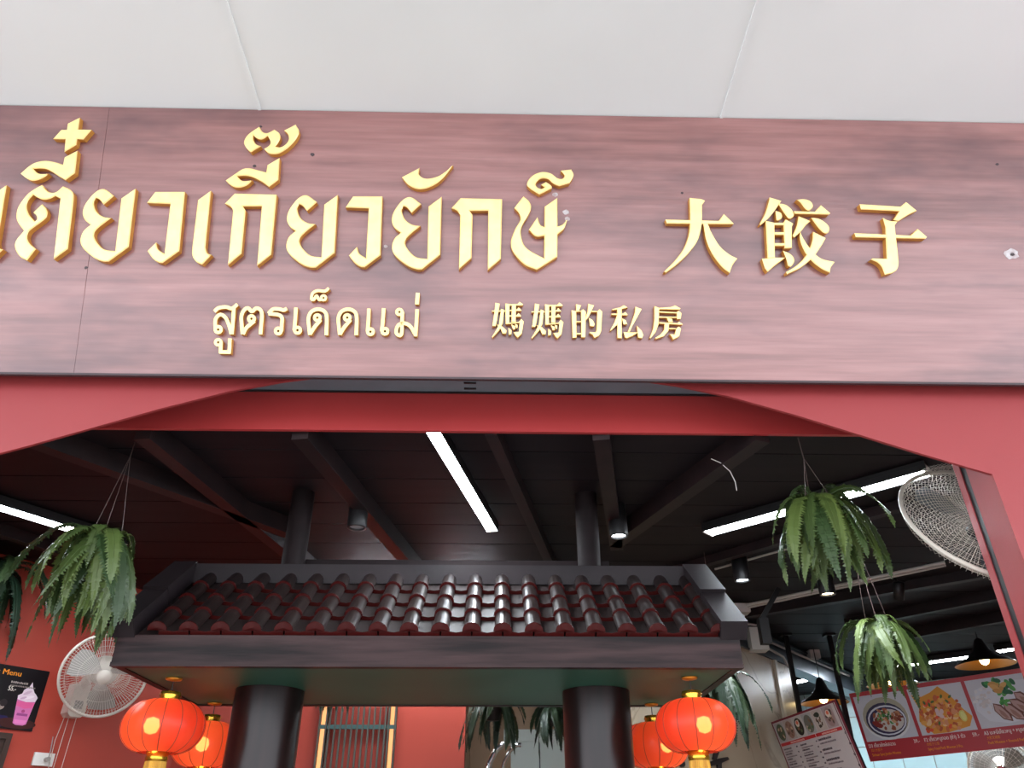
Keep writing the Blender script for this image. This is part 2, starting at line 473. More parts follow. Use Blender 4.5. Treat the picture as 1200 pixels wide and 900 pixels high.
# interior walls: angled red wall on the left, red back wall, angled marble wall, kitchen wall
WL = V((-2.961, 4.503, 0)); WD = V((0.611, 0.791, 0)); WN = V((0.791, -0.611, 0))   # wall line, its run, its face
CORNER = WL + WD * 1.40
def wall_run(name, a, b, z0, z1, th, m, out):
    # a vertical wall from a to b, thickened along out
    k = MB(); a = V((a.x, a.y, 0)); b = V((b.x, b.y, 0)); o = out * th
    k.add([a + V((0, 0, z0)), b + V((0, 0, z0)), b + o + V((0, 0, z0)), a + o + V((0, 0, z0)),
           a + V((0, 0, z1)), b + V((0, 0, z1)), b + o + V((0, 0, z1)), a + o + V((0, 0, z1))],
          [(0, 3, 2, 1), (4, 5, 6, 7), (0, 1, 5, 4), (1, 2, 6, 5), (2, 3, 7, 6), (3, 0, 4, 7)])
    return struct(k.build(name, m))
wall_run('wall_left', WL - WD * 2.35, CORNER, 0, CEIL + 0.03, 0.15, MT['room_red'], -WN)
YK = CORNER.y
xr = aty(545, 860, YK).x
wall_run('wall_back', CORNER - V((0.1, 0, 0)), V((xr, YK, 0)), 0, CEIL + 0.03, 0.15, MT['room_red'], V((0, 1, 0)))
# corridor beyond the red wall: beige wall and a white door frame
k = MB(); k.box((xr - 0.15, YK + 0.15, 0), (xr, 7.8, CEIL + 0.03)); struct(k.build('wall_corridor', MT['beige']))
k = MB(); k.box((xr - 0.15, 7.8, 0), (7.0, 7.95, CEIL + 0.03)); 
# (far wall of the corridor, reaching behind the marble wall)
k = MB(); k.box((xr - 0.15, 7.0, 0), (1.9, 7.12, CEIL + 0.03)); struct(k.build('wall_corridor', MT['beige']))
BD = V((math.sin(rad(40.6)), math.cos(rad(40.6)), 0)); BN = V((BD.y, -BD.x, 0))       # run and face of the marble wall
B0 = V((2.009, 6.101, 0))
MEND = B0 + BD * 0.30
p905 = atp(905, 773, B0, BN); p925 = atp(926, 790, B0, BN)
MA = B0 - BD * 2.16
wall_run('wall_marble', MA, V((p905.x, p905.y, 0)), 0, 2.93, 0.12, MT['marble'], -BN)
wall_run('wall_marble', V((p905.x, p905.y, 0)) + BN * 0.02, V((p905.x, p905.y, 0)) + BN * 0.02 + BD * 0.05, 0, 2.93, 0.14, MT['trim'], -BN)
wall_run('wall_marble', V((p905.x, p905.y, 0)) + BD * 0.05, V((p925.x, p925.y, 0)), 0, 2.93, 0.12, MT['marble'], -BN)
# kitchen beyond: pale blue tiled wall
KD = V((BD.y, -BD.x, 0))                     # across, perpendicular to the marble wall
K0 = atz(1110, 800, CEIL)
kwall = struct(thing('wall_kitchen', '', '')); del kwall['label']; del kwall['category']
k = MB(); k.bar(V((K0.x, K0.y, 1.55)) - KD * 3.2, V((K0.x, K0.y, 1.55)) + KD * 3.2, 0.1, 3.1); k.build('tile_backing', MT['kgrey'], kwall)
tm = MB(); tm.box((-0.145, -0.006, -0.145), (0.145, 0.006, 0.145)); tme = tm.mesh('wall_tile', MT['kitchen'])
tm2 = MB(); tm2.box((-0.145, -0.006, -0.145), (0.145, 0.006, 0.145)); tme2 = tm2.mesh('wall_tile', MT['kgrey'])
kang = math.atan2(KD.y, KD.x)
for i in range(-9, 9):
    for j in range(5, 10):
        pz = 0.15 + 0.3 * j + 0.15
        p = V((K0.x, K0.y, pz)) + KD * (0.3 * i + 0.15) - BD * 0.056
        put('wall_tile', tme if (i < 0 or j >= 9) else tme2, kwall, p, (0, 0, kang))
# closing walls so that no sky leaks in
box_struct('wall_right', (6.9, 2.5, 0), (7.05, 12, 3.3), MT['beige'])
box_struct('wall_rear', (-6, 11.9, 0), (7, 12.05, 3.3), MT['beige'])
box_struct('wall_side', (-6.05, 2.5, 0), (-5.9, 12, 3.3), MT['beige'])
# white cased door at the end of the corridor
door = struct(thing('door_1', '', '', (0.55, 6.98, 0))); del door['label']; del door['category']
dl = aty(607, 856, 6.97); 
k = MB(); k.box((dl.x - 0.06, 6.92, 0), (dl.x + 1.15, 6.99, dl.z - 0.09)); k.build('door_leaf', MT['door'], door)
k = MB(); k.box((dl.x - 0.12, 6.90, dl.z - 0.09), (dl.x + 1.2, 6.995, dl.z)); k.build('door_head', MT['door'], door)
k = MB(); k.box((dl.x + 0.17, 6.912, 0), (dl.x + 0.18, 6.921, dl.z - 0.10)); k.build('door_gap', MT['grey'], door)

# ================================================================== SHOP SIGN
SA = rad(19)
S0 = V((0, 2.42, 3.115)); SU = V((1, 0, 0)); SV = V((0, -math.sin(SA), math.cos(SA))); SN = V((0, -math.cos(SA), -math.sin(SA)))
S_TOP = 1.098
sign = thing('shop_sign', 'long reddish brown wooden sign board with raised golden Thai and Chinese letters', 'sign', (0.05, 2.42, 3.115))
def sfn(u, v, t): return S0 + SU * u + SV * v + SN * t
def board(u0, u1):
    k = MB(); k.prism([(u0, 0), (u1, 0), (u1, S_TOP), (u0, S_TOP)], sfn, -0.03, 0.0, 0.0006); return k.build('board_panel', MT['wood'], sign)
us = -1.567
board(-3.6, us - 0.0004); board(us + 0.0004, 2.62)
k = MB()
for u in (-3.0, -1.6, 0.0, 1.4, 2.5):
    k.bar(sfn(u, 0.06, -0.03), V((u, 2.5, sfn(u, 0.06, -0.03).z)), 0.04, 0.04)
    k.bar(sfn(u, 0.95, -0.03), V((u, 2.5, sfn(u, 0.95, -0.03).z)), 0.04, 0.04)
k.build('bracket', MT['black'], sign)
k = MB(); k.prism([(-3.6, -0.008), (2.62, -0.008), (2.62, 0.0), (-3.6, 0.0)], sfn, -0.03, 0.002); k.build('edge_strip', MT['darkmark'], sign)

LT = 0.028                              # letter thickness
PF = S0 + SN * (LT - 0.004)
def suv(px, py):
    q = atp(px, py, PF, SN) - S0
    return (q.dot(SU), q.dot(SV))
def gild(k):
    # darker ochre on the returns, pale gold on the faces
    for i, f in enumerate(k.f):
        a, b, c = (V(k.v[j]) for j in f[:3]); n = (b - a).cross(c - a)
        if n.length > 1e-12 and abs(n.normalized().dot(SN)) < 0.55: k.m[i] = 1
def letter(pts, shift=None, ch=0.0038):
    pl = [suv(*p) for p in smooth_outline(pts)]
    if shift:
        a = suv(*shift[0]); b = suv(*shift[1]); pl = [(x + b[0] - a[0], y + b[1] - a[1]) for x, y in pl]
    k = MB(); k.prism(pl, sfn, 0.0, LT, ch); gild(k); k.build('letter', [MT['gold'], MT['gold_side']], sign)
def stroke_letter(polys, t=0.022, ch=0.0018, off=(0, 0)):
    k = MB()
    for i, pl in enumerate(polys):
        pts = [(p[0] + off[0], p[1] + off[1]) + tuple(p[2:]) for p in pl]
        k.prism([suv(*p) for p in smooth_outline(pts, 4)], sfn, 0.0, t + i * 0.00013, ch)
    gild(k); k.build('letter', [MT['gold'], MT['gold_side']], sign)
def line_letter(lines, rings, w, t=0.022, off=(0, 0)):
    k = MB()
    for i, ln in enumerate(lines):
        tt = t + i * 0.0001
        l, r = ribbon([(x + off[0], y + off[1]) for x, y in ln], w)
        L = [suv(*p) for p in l]; R = [suv(*p) for p in r]; n = len(L)
        vs = [sfn(*p, 0) for p in L] + [sfn(*p, tt) for p in L] + [sfn(*p, tt) for p in R] + [sfn(*p, 0) for p in R]
        fs = []
        for j in range(n - 1):
            for a in range(3): fs.append((a * n + j, a * n + j + 1, (a + 1) * n + j + 1, (a + 1) * n + j))
        fs += [(0, n, 2 * n, 3 * n), (4 * n - 1, 3 * n - 1, 2 * n - 1, n - 1)]
        k.add(vs, fs)
    for i, (cx, cy, ro, ri) in enumerate(rings):
        tt = t + 0.0004; n = 18
        O = [suv(cx + off[0] + ro * math.cos(2 * math.pi * j / n), cy + off[1] + ro * math.sin(2 * math.pi * j / n)) for j in range(n)]
        I = [suv(cx + off[0] + ri * math.cos(2 * math.pi * j / n), cy + off[1] + ri * math.sin(2 * math.pi * j / n)) for j in range(n)]
        vs = [sfn(*p, 0) for p in O] + [sfn(*p, tt) for p in O] + [sfn(*p, tt) for p in I] + [sfn(*p, 0) for p in I]
        fs = []
        for a in range(3):
            for j in range(n): fs.append((a * n + j, (a + 1) * n + j, (a + 1) * n + (j + 1) % n, a * n + (j + 1) % n))
        k.add(vs, fs)
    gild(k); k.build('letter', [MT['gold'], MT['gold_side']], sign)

s = 1
L_E = [(247.4, 223.5), (240.7, 290), (243, 296.8, s), (248, 298.6), (237, 310.2), (229.7, 306.6, s), (225.4, 299.2, s), (225.4, 289.5), (232.1, 234.5)]
L_TO = [(49.5, 216.7), (55, 223.4, s), (60.5, 225.9, s), (66.6, 224.7, s), (74, 218.3), (83.1, 222.8, s), (86.5, 230.8, s), (79.5, 291.9), (63, 304.1), (70.9, 232.6), (65.2, 229.8), (57.4, 233.4, s), (50.1, 233.8, s), (44, 231.4, s), (39.1, 228.3), (33, 235.7, s), (31.5, 243, s), (34.2, 251.6, s), (41, 259.5), (43.4, 257, s), (42.8, 252.8, s), (39.1, 249.1), (49.5, 239.3), (54.4, 244.8, s), (55.6, 250.3, s), (52.5, 257, s), (35.4, 269.9, s), (32, 277.2, s), (34.2, 284.5, s), (42.2, 291.9), (31.8, 305.3), (23.2, 300.4, s), (17.7, 290.7, s), (18.9, 282.1, s), (28.1, 270.5), (21.4, 261.3, s), (19.2, 252.8, s), (22, 241.8, s), (31.8, 228.3, s), (41.6, 221, s)]
L_I1 = [(91, 176.5), (88, 203), (77, 211), (70, 207, s), (58, 199.5, s), (50, 197.6, s), (39, 197.8), (43, 202, s), (48, 204, s), (57.5, 203.6), (50, 209, s), (40, 212, s), (32, 209.5, s), (24.2, 203.5), (34, 195, s), (42, 190.5, s), (53, 188.5, s), (64, 190, s), (74, 193), (75.8, 184.5)]
L_CROSS = [(93.8, 137.8), (91.8, 151.8), (107.5, 152.2), (97.8, 163.5), (90.5, 163), (89.3, 170), (75.5, 178.3), (76.8, 163.3), (62.2, 163), (72, 152.2), (78.5, 152.2), (79.5, 145)]
L_YO = [(122.2, 221.6, s), (133.8, 229.6), (121.6, 240), (116.7, 233.8, s), (112.4, 232), (110, 238.1, s), (113, 247.9, s), (121, 254, s), (130.7, 255.5), (117.9, 265, s), (110.6, 273, s), (112.4, 282.1, s), (121.6, 291.9, s), (135, 294.4), (142.3, 232.6), (159.2, 221), (150.9, 289.5), (127.5, 306.6), (121, 306.5, s), (110.6, 302.3, s), (98.3, 291.9, s), (94.1, 282.1, s), (97.7, 271.1, s), (106.3, 263.5), (99.6, 257.7, s), (96.9, 249.1, s), (100.8, 238.1, s), (111.8, 225.3, s)]
L_WO = [(172.2, 237.9), (182, 224.9), (216.8, 224.9), (210.1, 294.3), (190.5, 308.3), (186, 307.6, s), (179.6, 303.5, s), (172.8, 294.3), (183.2, 284), (185.1, 291.9, s), (192.8, 297.4), (199.7, 239.1)]
L_KO = [(263.4, 238.7), (275.1, 226.9), (324.3, 228.1), (317.8, 298.6), (301.3, 311.7), (306.8, 241.8), (284.8, 242), (287.9, 246.7), (283, 297.4), (267.1, 310.9), (273.2, 246.7), (270.2, 242, s)]
L_I2 = [(327.7, 185), (326.2, 211), (315.5, 219), (307, 213, s), (297, 208, s), (288, 206, s), (278, 206.5), (283, 211.5, s), (288, 212.2, s), (296, 211.2), (289, 217.5, s), (280, 220, s), (272, 218, s), (264.5, 211.5), (276, 203.5, s), (285, 198, s), (293, 197.3, s), (302, 199.5, s), (312, 202), (313.5, 193.5)]
L_TRI = [(304, 148.5), (307.5, 154.5, s), (312.5, 156, s), (317, 154.5, s), (321.5, 152), (327, 156, s), (328.5, 162, s), (325, 169, s), (322.5, 172), (329, 172.5, s), (335, 169, s), (338.5, 163, s), (337, 156.5, s), (333, 153), (346.5, 146), (350.5, 154, s), (347, 163, s), (338, 173, s), (329, 179, s), (322, 180.8, s), (315, 179.5, s), (309.5, 174.5), (315, 171, s), (317.2, 166.5, s), (314, 159.5), (307, 163.5, s), (301, 162, s), (297, 158.5), (297, 164, s), (300, 169, s), (306, 171.5), (294, 178.5), (288.5, 173, s), (286, 167, s), (288.5, 160.5, s), (294, 155, s)]
L_HAN = [(491.7, 196.8), (491.2, 204.9, s), (499.8, 209.5, s), (515.3, 205.7, s), (531.2, 193.7), (516.9, 211.1, s), (502.9, 219.7, s), (490.4, 221.7, s), (479.5, 217.3, s), (471, 207.7)]
L_SO = [(613.4, 230.1), (620.4, 236.7, s), (622.3, 243.7, s), (618.9, 252.2, s), (611.1, 266.2, s), (611.1, 278.6, s), (617.3, 291.1, s), (637.5, 302.8), (637.9, 276.3), (628.2, 277.1, s), (619.7, 269.3), (629.8, 254.5), (632.9, 263.1, s), (637.9, 266.2), (638.3, 242.1), (653.1, 232), (653.4, 265.4), (659.3, 263.1, s), (664.8, 256.9), (660.9, 267.8, s), (653.4, 274.8), (653.1, 301.2), (629, 316.3), (614.2, 309.8, s), (601.8, 295.8, s), (598.7, 283.3, s), (603.3, 269.3, s), (609.5, 258.4, s), (608.8, 250.7, s), (602.6, 243.7)]
L_KARAN = [(657, 200.1), (669.4, 198.6), (672.1, 205.6, s), (667.1, 214.9), (655.4, 218.3), (648.4, 215.2, s), (642.2, 210, s), (634.4, 209.4, s), (628.2, 214.1, s), (629, 219, s), (634, 221.5, s), (638.3, 219.5), (634, 216.7), (639.9, 213.2), (645.9, 217.6, s), (646.7, 220.8), (632.1, 228.1), (621.2, 221.1, s), (617.6, 214.9, s), (623.5, 206.3, s), (634.4, 201.7, s), (645.3, 203.2, s), (653.1, 208.7, s), (659, 209.5, s), (661.5, 205.5, s)]
letter(L_E, ((247.4, 223.5), (8, 217)))
letter(L_TO); letter(L_I1); letter(L_CROSS); letter(L_YO); letter(L_WO); letter(L_E); letter(L_KO); letter(L_I2); letter(L_TRI)
letter(L_YO, ((159.2, 221), (396, 228.3))); letter(L_WO, ((216.8, 224.9), (448.2, 230.2)))
letter(L_YO, ((159.2, 221), (517.7, 230.5))); letter(L_HAN)
letter(L_KO, ((324.3, 228.1), (588.5, 233.4))); letter(L_SO); letter(L_KARAN)
# the three large Chinese characters, stroke by stroke
C_DA = [[(779.8, 257.3), (842.1, 258.9), (848.2, 250.8), (859.9, 262.2), (858.6, 263), (781.6, 262.2)],
        [(807.9, 232), (822, 233.4), (826.2, 235.3), (822.6, 240.2), (822.6, 256.7, s), (821.3, 268.9, s), (816.5, 283.6, s), (805.5, 298.2, s), (793.2, 309.9, s), (780.4, 319.6), (777.9, 318.4), (789.6, 306.8, s), (800.6, 292.1, s), (806.7, 276.2, s), (808.5, 259.1, s)],
        [(823.8, 261.6), (829.3, 262.8, s), (833.6, 272.6, s), (843.3, 288.5, s), (854.4, 298.2, s), (864.1, 303.1), (858.6, 310.5, s), (855, 320.2), (845.8, 312.9, s), (834.8, 298.2, s), (827.5, 281.1, s)]]
C_JIAO = [[(901.6, 231.4), (915.6, 235.5), (909.2, 244.8, s), (901, 255.3, s), (891.1, 264.1), (889.9, 262.9), (896.3, 250.7, s), (900.4, 237.8, s)],
          [(911.5, 238.4), (920.8, 240.2, s), (927.8, 246, s), (930.2, 253, s), (924.9, 256.5, s), (920.3, 251.8, s)],
          [(908.6, 247.2), (915, 249.5, s), (916.2, 255.3, s), (910.9, 258.8, s), (909.2, 254.2, s)],
          [(896.9, 258.8), (907.4, 261.2), (908, 303), (899.3, 303)],
          [(892.8, 303.2), (908, 302), (920.8, 302), (908, 311.3, s), (899.3, 318.9), (896.3, 314.9)],
          [(920.3, 257.1), (929.6, 262.3), (927.8, 265.8), (927.8, 290.9), (919.1, 291.5), (917.9, 261.2)],
          [(906, 261.2), (919, 261.2), (919, 264.3), (906, 264.3)], [(906, 272.3), (919, 272.3), (919, 275.6), (906, 275.6)], [(906, 285.1), (920, 285.1), (920, 288.6), (906, 288.6)],
          [(917.3, 293.8), (926.7, 298.5, s), (930.8, 305.5, s), (926.7, 312.5, s), (923.2, 311.3, s), (921.4, 304.3, s)],
          [(933.1, 234.3), (943, 233.8, s), (950, 236.7, s), (952.3, 242.5, s), (947.7, 247.2, s), (943, 244.8, s), (938.3, 238.4, s)],
          [(930.2, 247.8), (954.7, 248.3), (961.7, 240.8), (972.8, 250.1), (971, 251.8), (930.8, 250.9)],
          [(935.4, 253.6), (949.4, 259.4), (943.6, 264.7, s), (937.2, 272.8, s), (930.2, 278.7), (928.4, 276.3), (933.1, 265.8, s)],
          [(950, 255.3), (960.5, 257.1, s), (970.4, 264.7, s), (971, 271.7, s), (966.3, 274, s), (959.3, 268.2, s)],
          [(952.3, 271.7), (967.5, 279.3), (961.7, 289.2, s), (952.3, 302, s), (938.3, 313.7, s), (922, 321.9), (920.8, 318.9), (932.5, 311.9, s), (944.2, 299.7, s), (951.2, 283.3, s)],
          [(937.2, 271.7), (941.8, 281, s), (950, 292.7, s), (961.7, 303.2, s), (978, 307.3), (973.3, 313.7, s), (972.2, 320.1), (961.7, 314.9, s), (950, 305.5, s), (941.8, 293.8, s), (937.2, 281, s)]]
C_ZI = [[(1007.2, 239.4), (1055, 242.2), (1061.7, 236.9), (1074.4, 247.2), (1065.6, 251.1, s), (1052.2, 259.4), (1046.7, 257.8), (1053.3, 247.8), (1008.9, 245.6)],
        [(1034.4, 255.6), (1042.2, 258.9, s), (1051.7, 259.4), (1048.3, 264.4), (1052.8, 306.7, s), (1051.1, 315.6, s), (1045.6, 320, s), (1036.7, 322.2), (1033.3, 313.3, s), (1027.8, 307.8, s), (1020, 304.4), (1022.2, 302.8), (1038.9, 303.3), (1037.2, 265.6)],
        [(1001.1, 273.3), (1066.7, 276.1), (1075, 268.3), (1086.1, 277.8), (1084.4, 280), (1002.8, 278.3)]]
for c in (C_DA, C_JIAO, C_ZI): stroke_letter(c, LT, 0.003)
# second line, Thai: thin looped letters
W = 4.2
line_letter([[(252.2, 386), (252.3, 374), (258, 368.3), (264.3, 372.5), (268.5, 382), (270.8, 391.5)], [(273.8, 361), (272.8, 376), (271.5, 391.5)], [(251, 364.8), (256, 360.7), (265, 359.6), (271.5, 361.3), (278, 356.5)]], [(255.5, 386, 5.4, 1.4)], W)
line_letter([[(258.8, 400), (258.4, 406), (258, 413.5)], [(256.5, 412.2), (263, 412.3), (270, 412.4)], [(268.3, 413.5), (268.8, 406), (269.2, 396.5)]], [(255.5, 401, 5.0, 1.4)], W)
line_letter([[(298, 376), (293, 380), (288, 384.5), (284.5, 391.5)], [(284, 391.5), (283, 380), (282.7, 370), (286, 363), (290.5, 360.8), (295, 364.8), (300, 361), (305, 363), (306.8, 369), (306, 380), (305, 391.7)]], [(294.5, 373.3, 5.3, 1.4)], W)
line_letter([[(329.6, 388), (330, 380), (330.3, 372.5), (326, 368.6), (314.5, 367.3)], [(314.5, 367.3), (319.5, 362.2), (327, 362), (332, 363.2), (336, 361.4)]], [(326, 387.7, 5.2, 1.4)], W)
line_letter([[(346.7, 360.3), (345.8, 374), (344.6, 387)]], [(348.5, 386.8, 5.3, 1.5)], W)
L_DO = [[(375.6, 374.5), (368, 383.6), (363, 391.8)], [(363, 392.2), (361.9, 382), (361.3, 372.6), (364.8, 365), (372.8, 362.1), (380.2, 365), (382.8, 372.6), (382.2, 392.7)]]
line_letter(L_DO, [(371.7, 372, 5.1, 1.4)], W)
line_letter([[(385.2, 337.4), (380.4, 341), (372, 340.4), (366, 343.8), (364.6, 351)], [(364.4, 351), (367.8, 350.6), (370.8, 346.3), (373.5, 350.8), (377, 350.5)]], [(379, 348.8, 4.2, 1.2)], 3.4)
line_letter(L_DO, [(371.7, 372, 5.1, 1.4)], W, off=(35.1, 0))
line_letter([[(432.2, 361.4), (431.7, 375), (430.6, 388)]], [(434, 388.5, 5.2, 1.4)], W)
line_letter([[(449.6, 361), (448.6, 375), (447.3, 388)]], [(451, 388, 5.2, 1.4)], W)
line_letter([[(471.4, 365), (471, 378), (470.4, 391), (467, 392.6), (464.2, 389), (465.7, 382.3), (470, 379), (475, 378.8), (480.8, 382.3), (486.3, 391)], [(488.8, 362.3), (487.8, 380), (486.7, 394)]], [(468, 365.4, 4.9, 1.3)], W)
line_letter([[(489.5, 343), (489, 350), (488.6, 356.5)]], [], 4.6)
# second line, Chinese: five small characters
def crop(ox, oy, sc, polys): return [[(ox + p[0] / sc, oy + p[1] / sc) for p in pl] for pl in polys]
C_MA = crop(570, 348, 12.63, [[(130, 80), (200, 95), (150, 390), (135, 430), (85, 430), (120, 200)], [(215, 170), (265, 185), (245, 380), (190, 490), (90, 600), (80, 585), (140, 490), (185, 400)],
    [(150, 400), (235, 430), (300, 490), (290, 540), (240, 540), (215, 480)], [(80, 195), (280, 195), (280, 215), (85, 215)], [(280, 90), (345, 100), (340, 390), (285, 400)],
    [(375, 110), (440, 110), (435, 370), (370, 370)], [(340, 100), (460, 100), (490, 65), (545, 105), (535, 125), (340, 125)], [(340, 190), (450, 180), (475, 145), (520, 190), (515, 205), (340, 205)],
    [(340, 270), (450, 265), (475, 230), (515, 275), (510, 290), (340, 290)], [(285, 385), (480, 365), (515, 320), (555, 360), (525, 540), (465, 600), (440, 580), (400, 520), (480, 510), (490, 382), (300, 402)],
    [(325, 450), (375, 490), (370, 550), (330, 560)], [(365, 400), (430, 430), (425, 480), (395, 480)], [(420, 390), (465, 410), (460, 460), (440, 460)]])
C_DE = crop(660, 348, 12.63, [[(190, 100), (270, 120), (235, 200), (195, 205)], [(125, 190), (195, 205), (200, 600), (140, 605)], [(265, 200), (295, 175), (340, 215), (330, 595), (270, 595)],
    [(190, 198), (270, 200), (270, 216), (190, 216)], [(195, 352), (270, 352), (270, 372), (195, 372)], [(198, 530), (270, 530), (270, 552), (198, 552)],
    [(370, 95), (460, 120), (390, 270), (345, 340), (325, 325), (360, 220)], [(425, 200), (520, 205), (520, 222), (415, 220)], [(505, 210), (540, 175), (580, 215), (565, 500), (535, 570), (465, 605), (440, 560), (390, 530), (395, 515), (480, 520), (495, 480)],
    [(380, 305), (440, 340), (470, 400), (455, 435), (400, 430)]])
C_SI = crop(660, 348, 12.63, [[(725, 175), (840, 150), (900, 115), (960, 155), (850, 180), (735, 192)], [(715, 240), (890, 240), (920, 215), (960, 260), (950, 270), (720, 262)], [(800, 170), (870, 165), (870, 610), (805, 605)],
    [(800, 260), (840, 300), (800, 410), (705, 500), (695, 485), (760, 370)], [(870, 310), (930, 340), (950, 400), (895, 405)], [(1070, 140), (1165, 175), (1120, 260), (1030, 420), (985, 520), (955, 515), (1010, 380), (1060, 230)],
    [(895, 515), (980, 520), (1120, 520), (1040, 570), (940, 610), (920, 600)], [(1090, 420), (1160, 490), (1190, 560), (1170, 610), (1110, 600), (1100, 500)]])
C_FANG = crop(710, 348, 12.63, [[(720, 130), (790, 155), (960, 145), (1030, 120), (1110, 165), (1090, 185), (790, 178)], [(720, 130), (795, 165), (785, 400), (740, 520), (665, 610), (650, 600), (700, 470), (720, 330)],
    [(790, 205), (1060, 222), (1060, 242), (790, 228)], [(1050, 215), (1080, 200), (1125, 235), (1110, 325), (1055, 325)], [(790, 282), (1060, 288), (1060, 306), (790, 306)], [(905, 300), (985, 320), (995, 375), (930, 370)],
    [(790, 368), (1060, 383), (1085, 360), (1145, 400), (1130, 410), (790, 392)], [(870, 385), (940, 390), (930, 500), (860, 580), (745, 620), (735, 600), (810, 550), (865, 480)],
    [(940, 455), (1050, 460), (1080, 430), (1115, 465), (1090, 580), (1000, 630), (985, 600), (945, 545), (1020, 550), (1040, 475), (935, 475)]])
stroke_letter(C_MA); stroke_letter(C_MA, off=(46.5, 0.9)); stroke_letter(C_DE); stroke_letter(C_SI); stroke_letter(C_FANG)
# old fixing stains on the board
def blotch(px, py, r, m, seed, sy=0.8):
    rnd = random.Random(seed); n = 12; c = suv(px, py); q = suv(px + r, py); rr = q[0] - c[0]
    pl = [(c[0] + rr * math.cos(6.283 * i / n) * rnd.uniform(.75, 1.1), c[1] + sy * rr * math.sin(6.283 * i / n) * rnd.uniform(.75, 1.1)) for i in range(n)]
    k = MB(); k.prism(pl, sfn, -0.001, 0.0012); k.build('stain', MT[m], sign)
blotch(1190, 295, 9, 'stain', 1); blotch(1191, 295.5, 3, 'darkmark', 2); blotch(664, 245.5, 4, 'stain', 3); blotch(665.5, 253.5, 3.6, 'stain', 4); blotch(651, 225, 3.5, 'stain', 5)
blotch(303.5, 144.5, 1.8, 'darkmark', 6); blotch(296, 191, 2.4, 'darkmark', 7); blotch(364.5, 177.5, 3, 'darkmark', 8); blotch(801, 222.8, 1.8, 'darkmark', 9); blotch(1173, 189, 2, 'darkmark', 10)
blotch(97, 311, 2.2, 'darkmark', 11); blotch(451, 286, 2.6, 'stain', 12)

# ================================================================== TILED GATEWAY INSIDE
GX0, GX1 = -1.452, 0.962
GY0, GY1 = 3.05, 4.0
GZ0, GZ1 = 2.205, 2.318
gate = thing('tiled_gateway', 'dark Chinese gateway with a glazed tile roof on two round pillars', 'gateway', (-0.25, 3.52, 0))
k = MB(); k.box((GX0, GY0, GZ0), (GX1, GY0 + 0.03, GZ1)); k.box((GX0, GY0 - 0.006, GZ0 - 0.004), (GX1, GY0 + 0.03, GZ0 + 0.012)); k.build('fascia', MT['gatewood'], gate)
k = MB(); k.box((GX0, GY0 + 0.03, GZ0), (GX0 + 0.03, GY1, GZ1)); k.build('side_board', MT['gatewood'], gate)
k = MB(); k.box((GX1 - 0.03, GY0 + 0.03, GZ0), (GX1, GY1, GZ1)); k.build('side_board', MT['gatewood'], gate)
k = MB(); k.box((GX0, GY1 - 0.03, GZ0), (GX1, GY1, GZ1)); k.build('fascia', MT['gatewood'], gate)
k = MB(); k.box((GX0 + 0.03, GY0 + 0.03, GZ0 + 0.004), (GX1 - 0.03, GY1 - 0.03, GZ0 + 0.02)); k.build('soffit_panel', MT['green'], gate)
for x, y in ((-0.984, 3.60), (0.455, 3.60)):
    k = MB(); k.lathe([(0.148, 0.0), (0.148, GZ0 + 0.003)], 40, Matrix.Translation((x, y, 0))); k.build('pillar', MT['pillar'], gate)
# roof frame
SL = rad(37.5); RY, RZ = 3.525, 2.318 + (3.525 - 3.062) * math.tan(SL)
E0Y, E0Z = 3.062, 2.322
SLEN = (RY - E0Y) / math.cos(SL)
k = MB()
k.add([(GX0 + .02, E0Y - .01, E0Z - .012), (GX1 - .02, E0Y - .01, E0Z - .012), (GX1 - .02, RY, RZ - .012), (GX0 + .02, RY, RZ - .012), (GX0 + .02, GY1, GZ1), (GX1 - .02, GY1, GZ1),
       (GX0 + .02, E0Y - .01, E0Z - .03), (GX1 - .02, E0Y - .01, E0Z - .03), (GX0 + .02, GY1, GZ1 - .03), (GX1 - .02, GY1, GZ1 - .03)],
      [(0, 1, 2, 3), (3, 2, 5, 4), (0, 3, 4), (1, 5, 2), (6, 7, 1, 0), (4, 5, 9, 8), (6, 8, 9, 7), (0, 4, 8, 6), (1, 7, 9, 5)])
k.build('roof_deck', MT['gatewood'], gate)
def slope_pt(x, sdist, h): return V((x, E0Y + sdist * math.cos(SL) - h * math.sin(SL), E0Z + sdist * math.sin(SL) + h * math.cos(SL)))
upn = V((0, -math.sin(SL), math.cos(SL)))
for x0, x1 in ((GX0 - 0.035, GX0 + 0.065), (GX1 - 0.075, GX1 + 0.03)):
    xc = (x0 + x1) / 2
    k = MB(); k.bar(slope_pt(xc, -0.02, 0.035), slope_pt(xc, 0.30, 0.035), x1 - x0, 0.075, upn); k.build('barge_board', MT['cap'], gate)
    k = MB(); k.bar(slope_pt(xc, 0.285, 0.045), slope_pt(xc, SLEN + 0.02, 0.045), x1 - x0 + 0.006, 0.08, upn); k.build('barge_board', MT['cap'], gate)
    q = lambda yy: V((xc, yy, RZ - (yy - RY) * math.tan(SL) + 0.03))
    k = MB(); k.bar(q(RY), q(GY1), x1 - x0, 0.075, V((0, math.sin(SL), math.cos(SL)))); k.build('barge_board', MT['cap'], gate)
k = MB(); k.box((GX0 - 0.01, RY - 0.045, RZ - 0.02), (GX1 + 0.005, RY + 0.05, RZ + 0.07)); k.build('ridge_board', MT['cap'], gate)
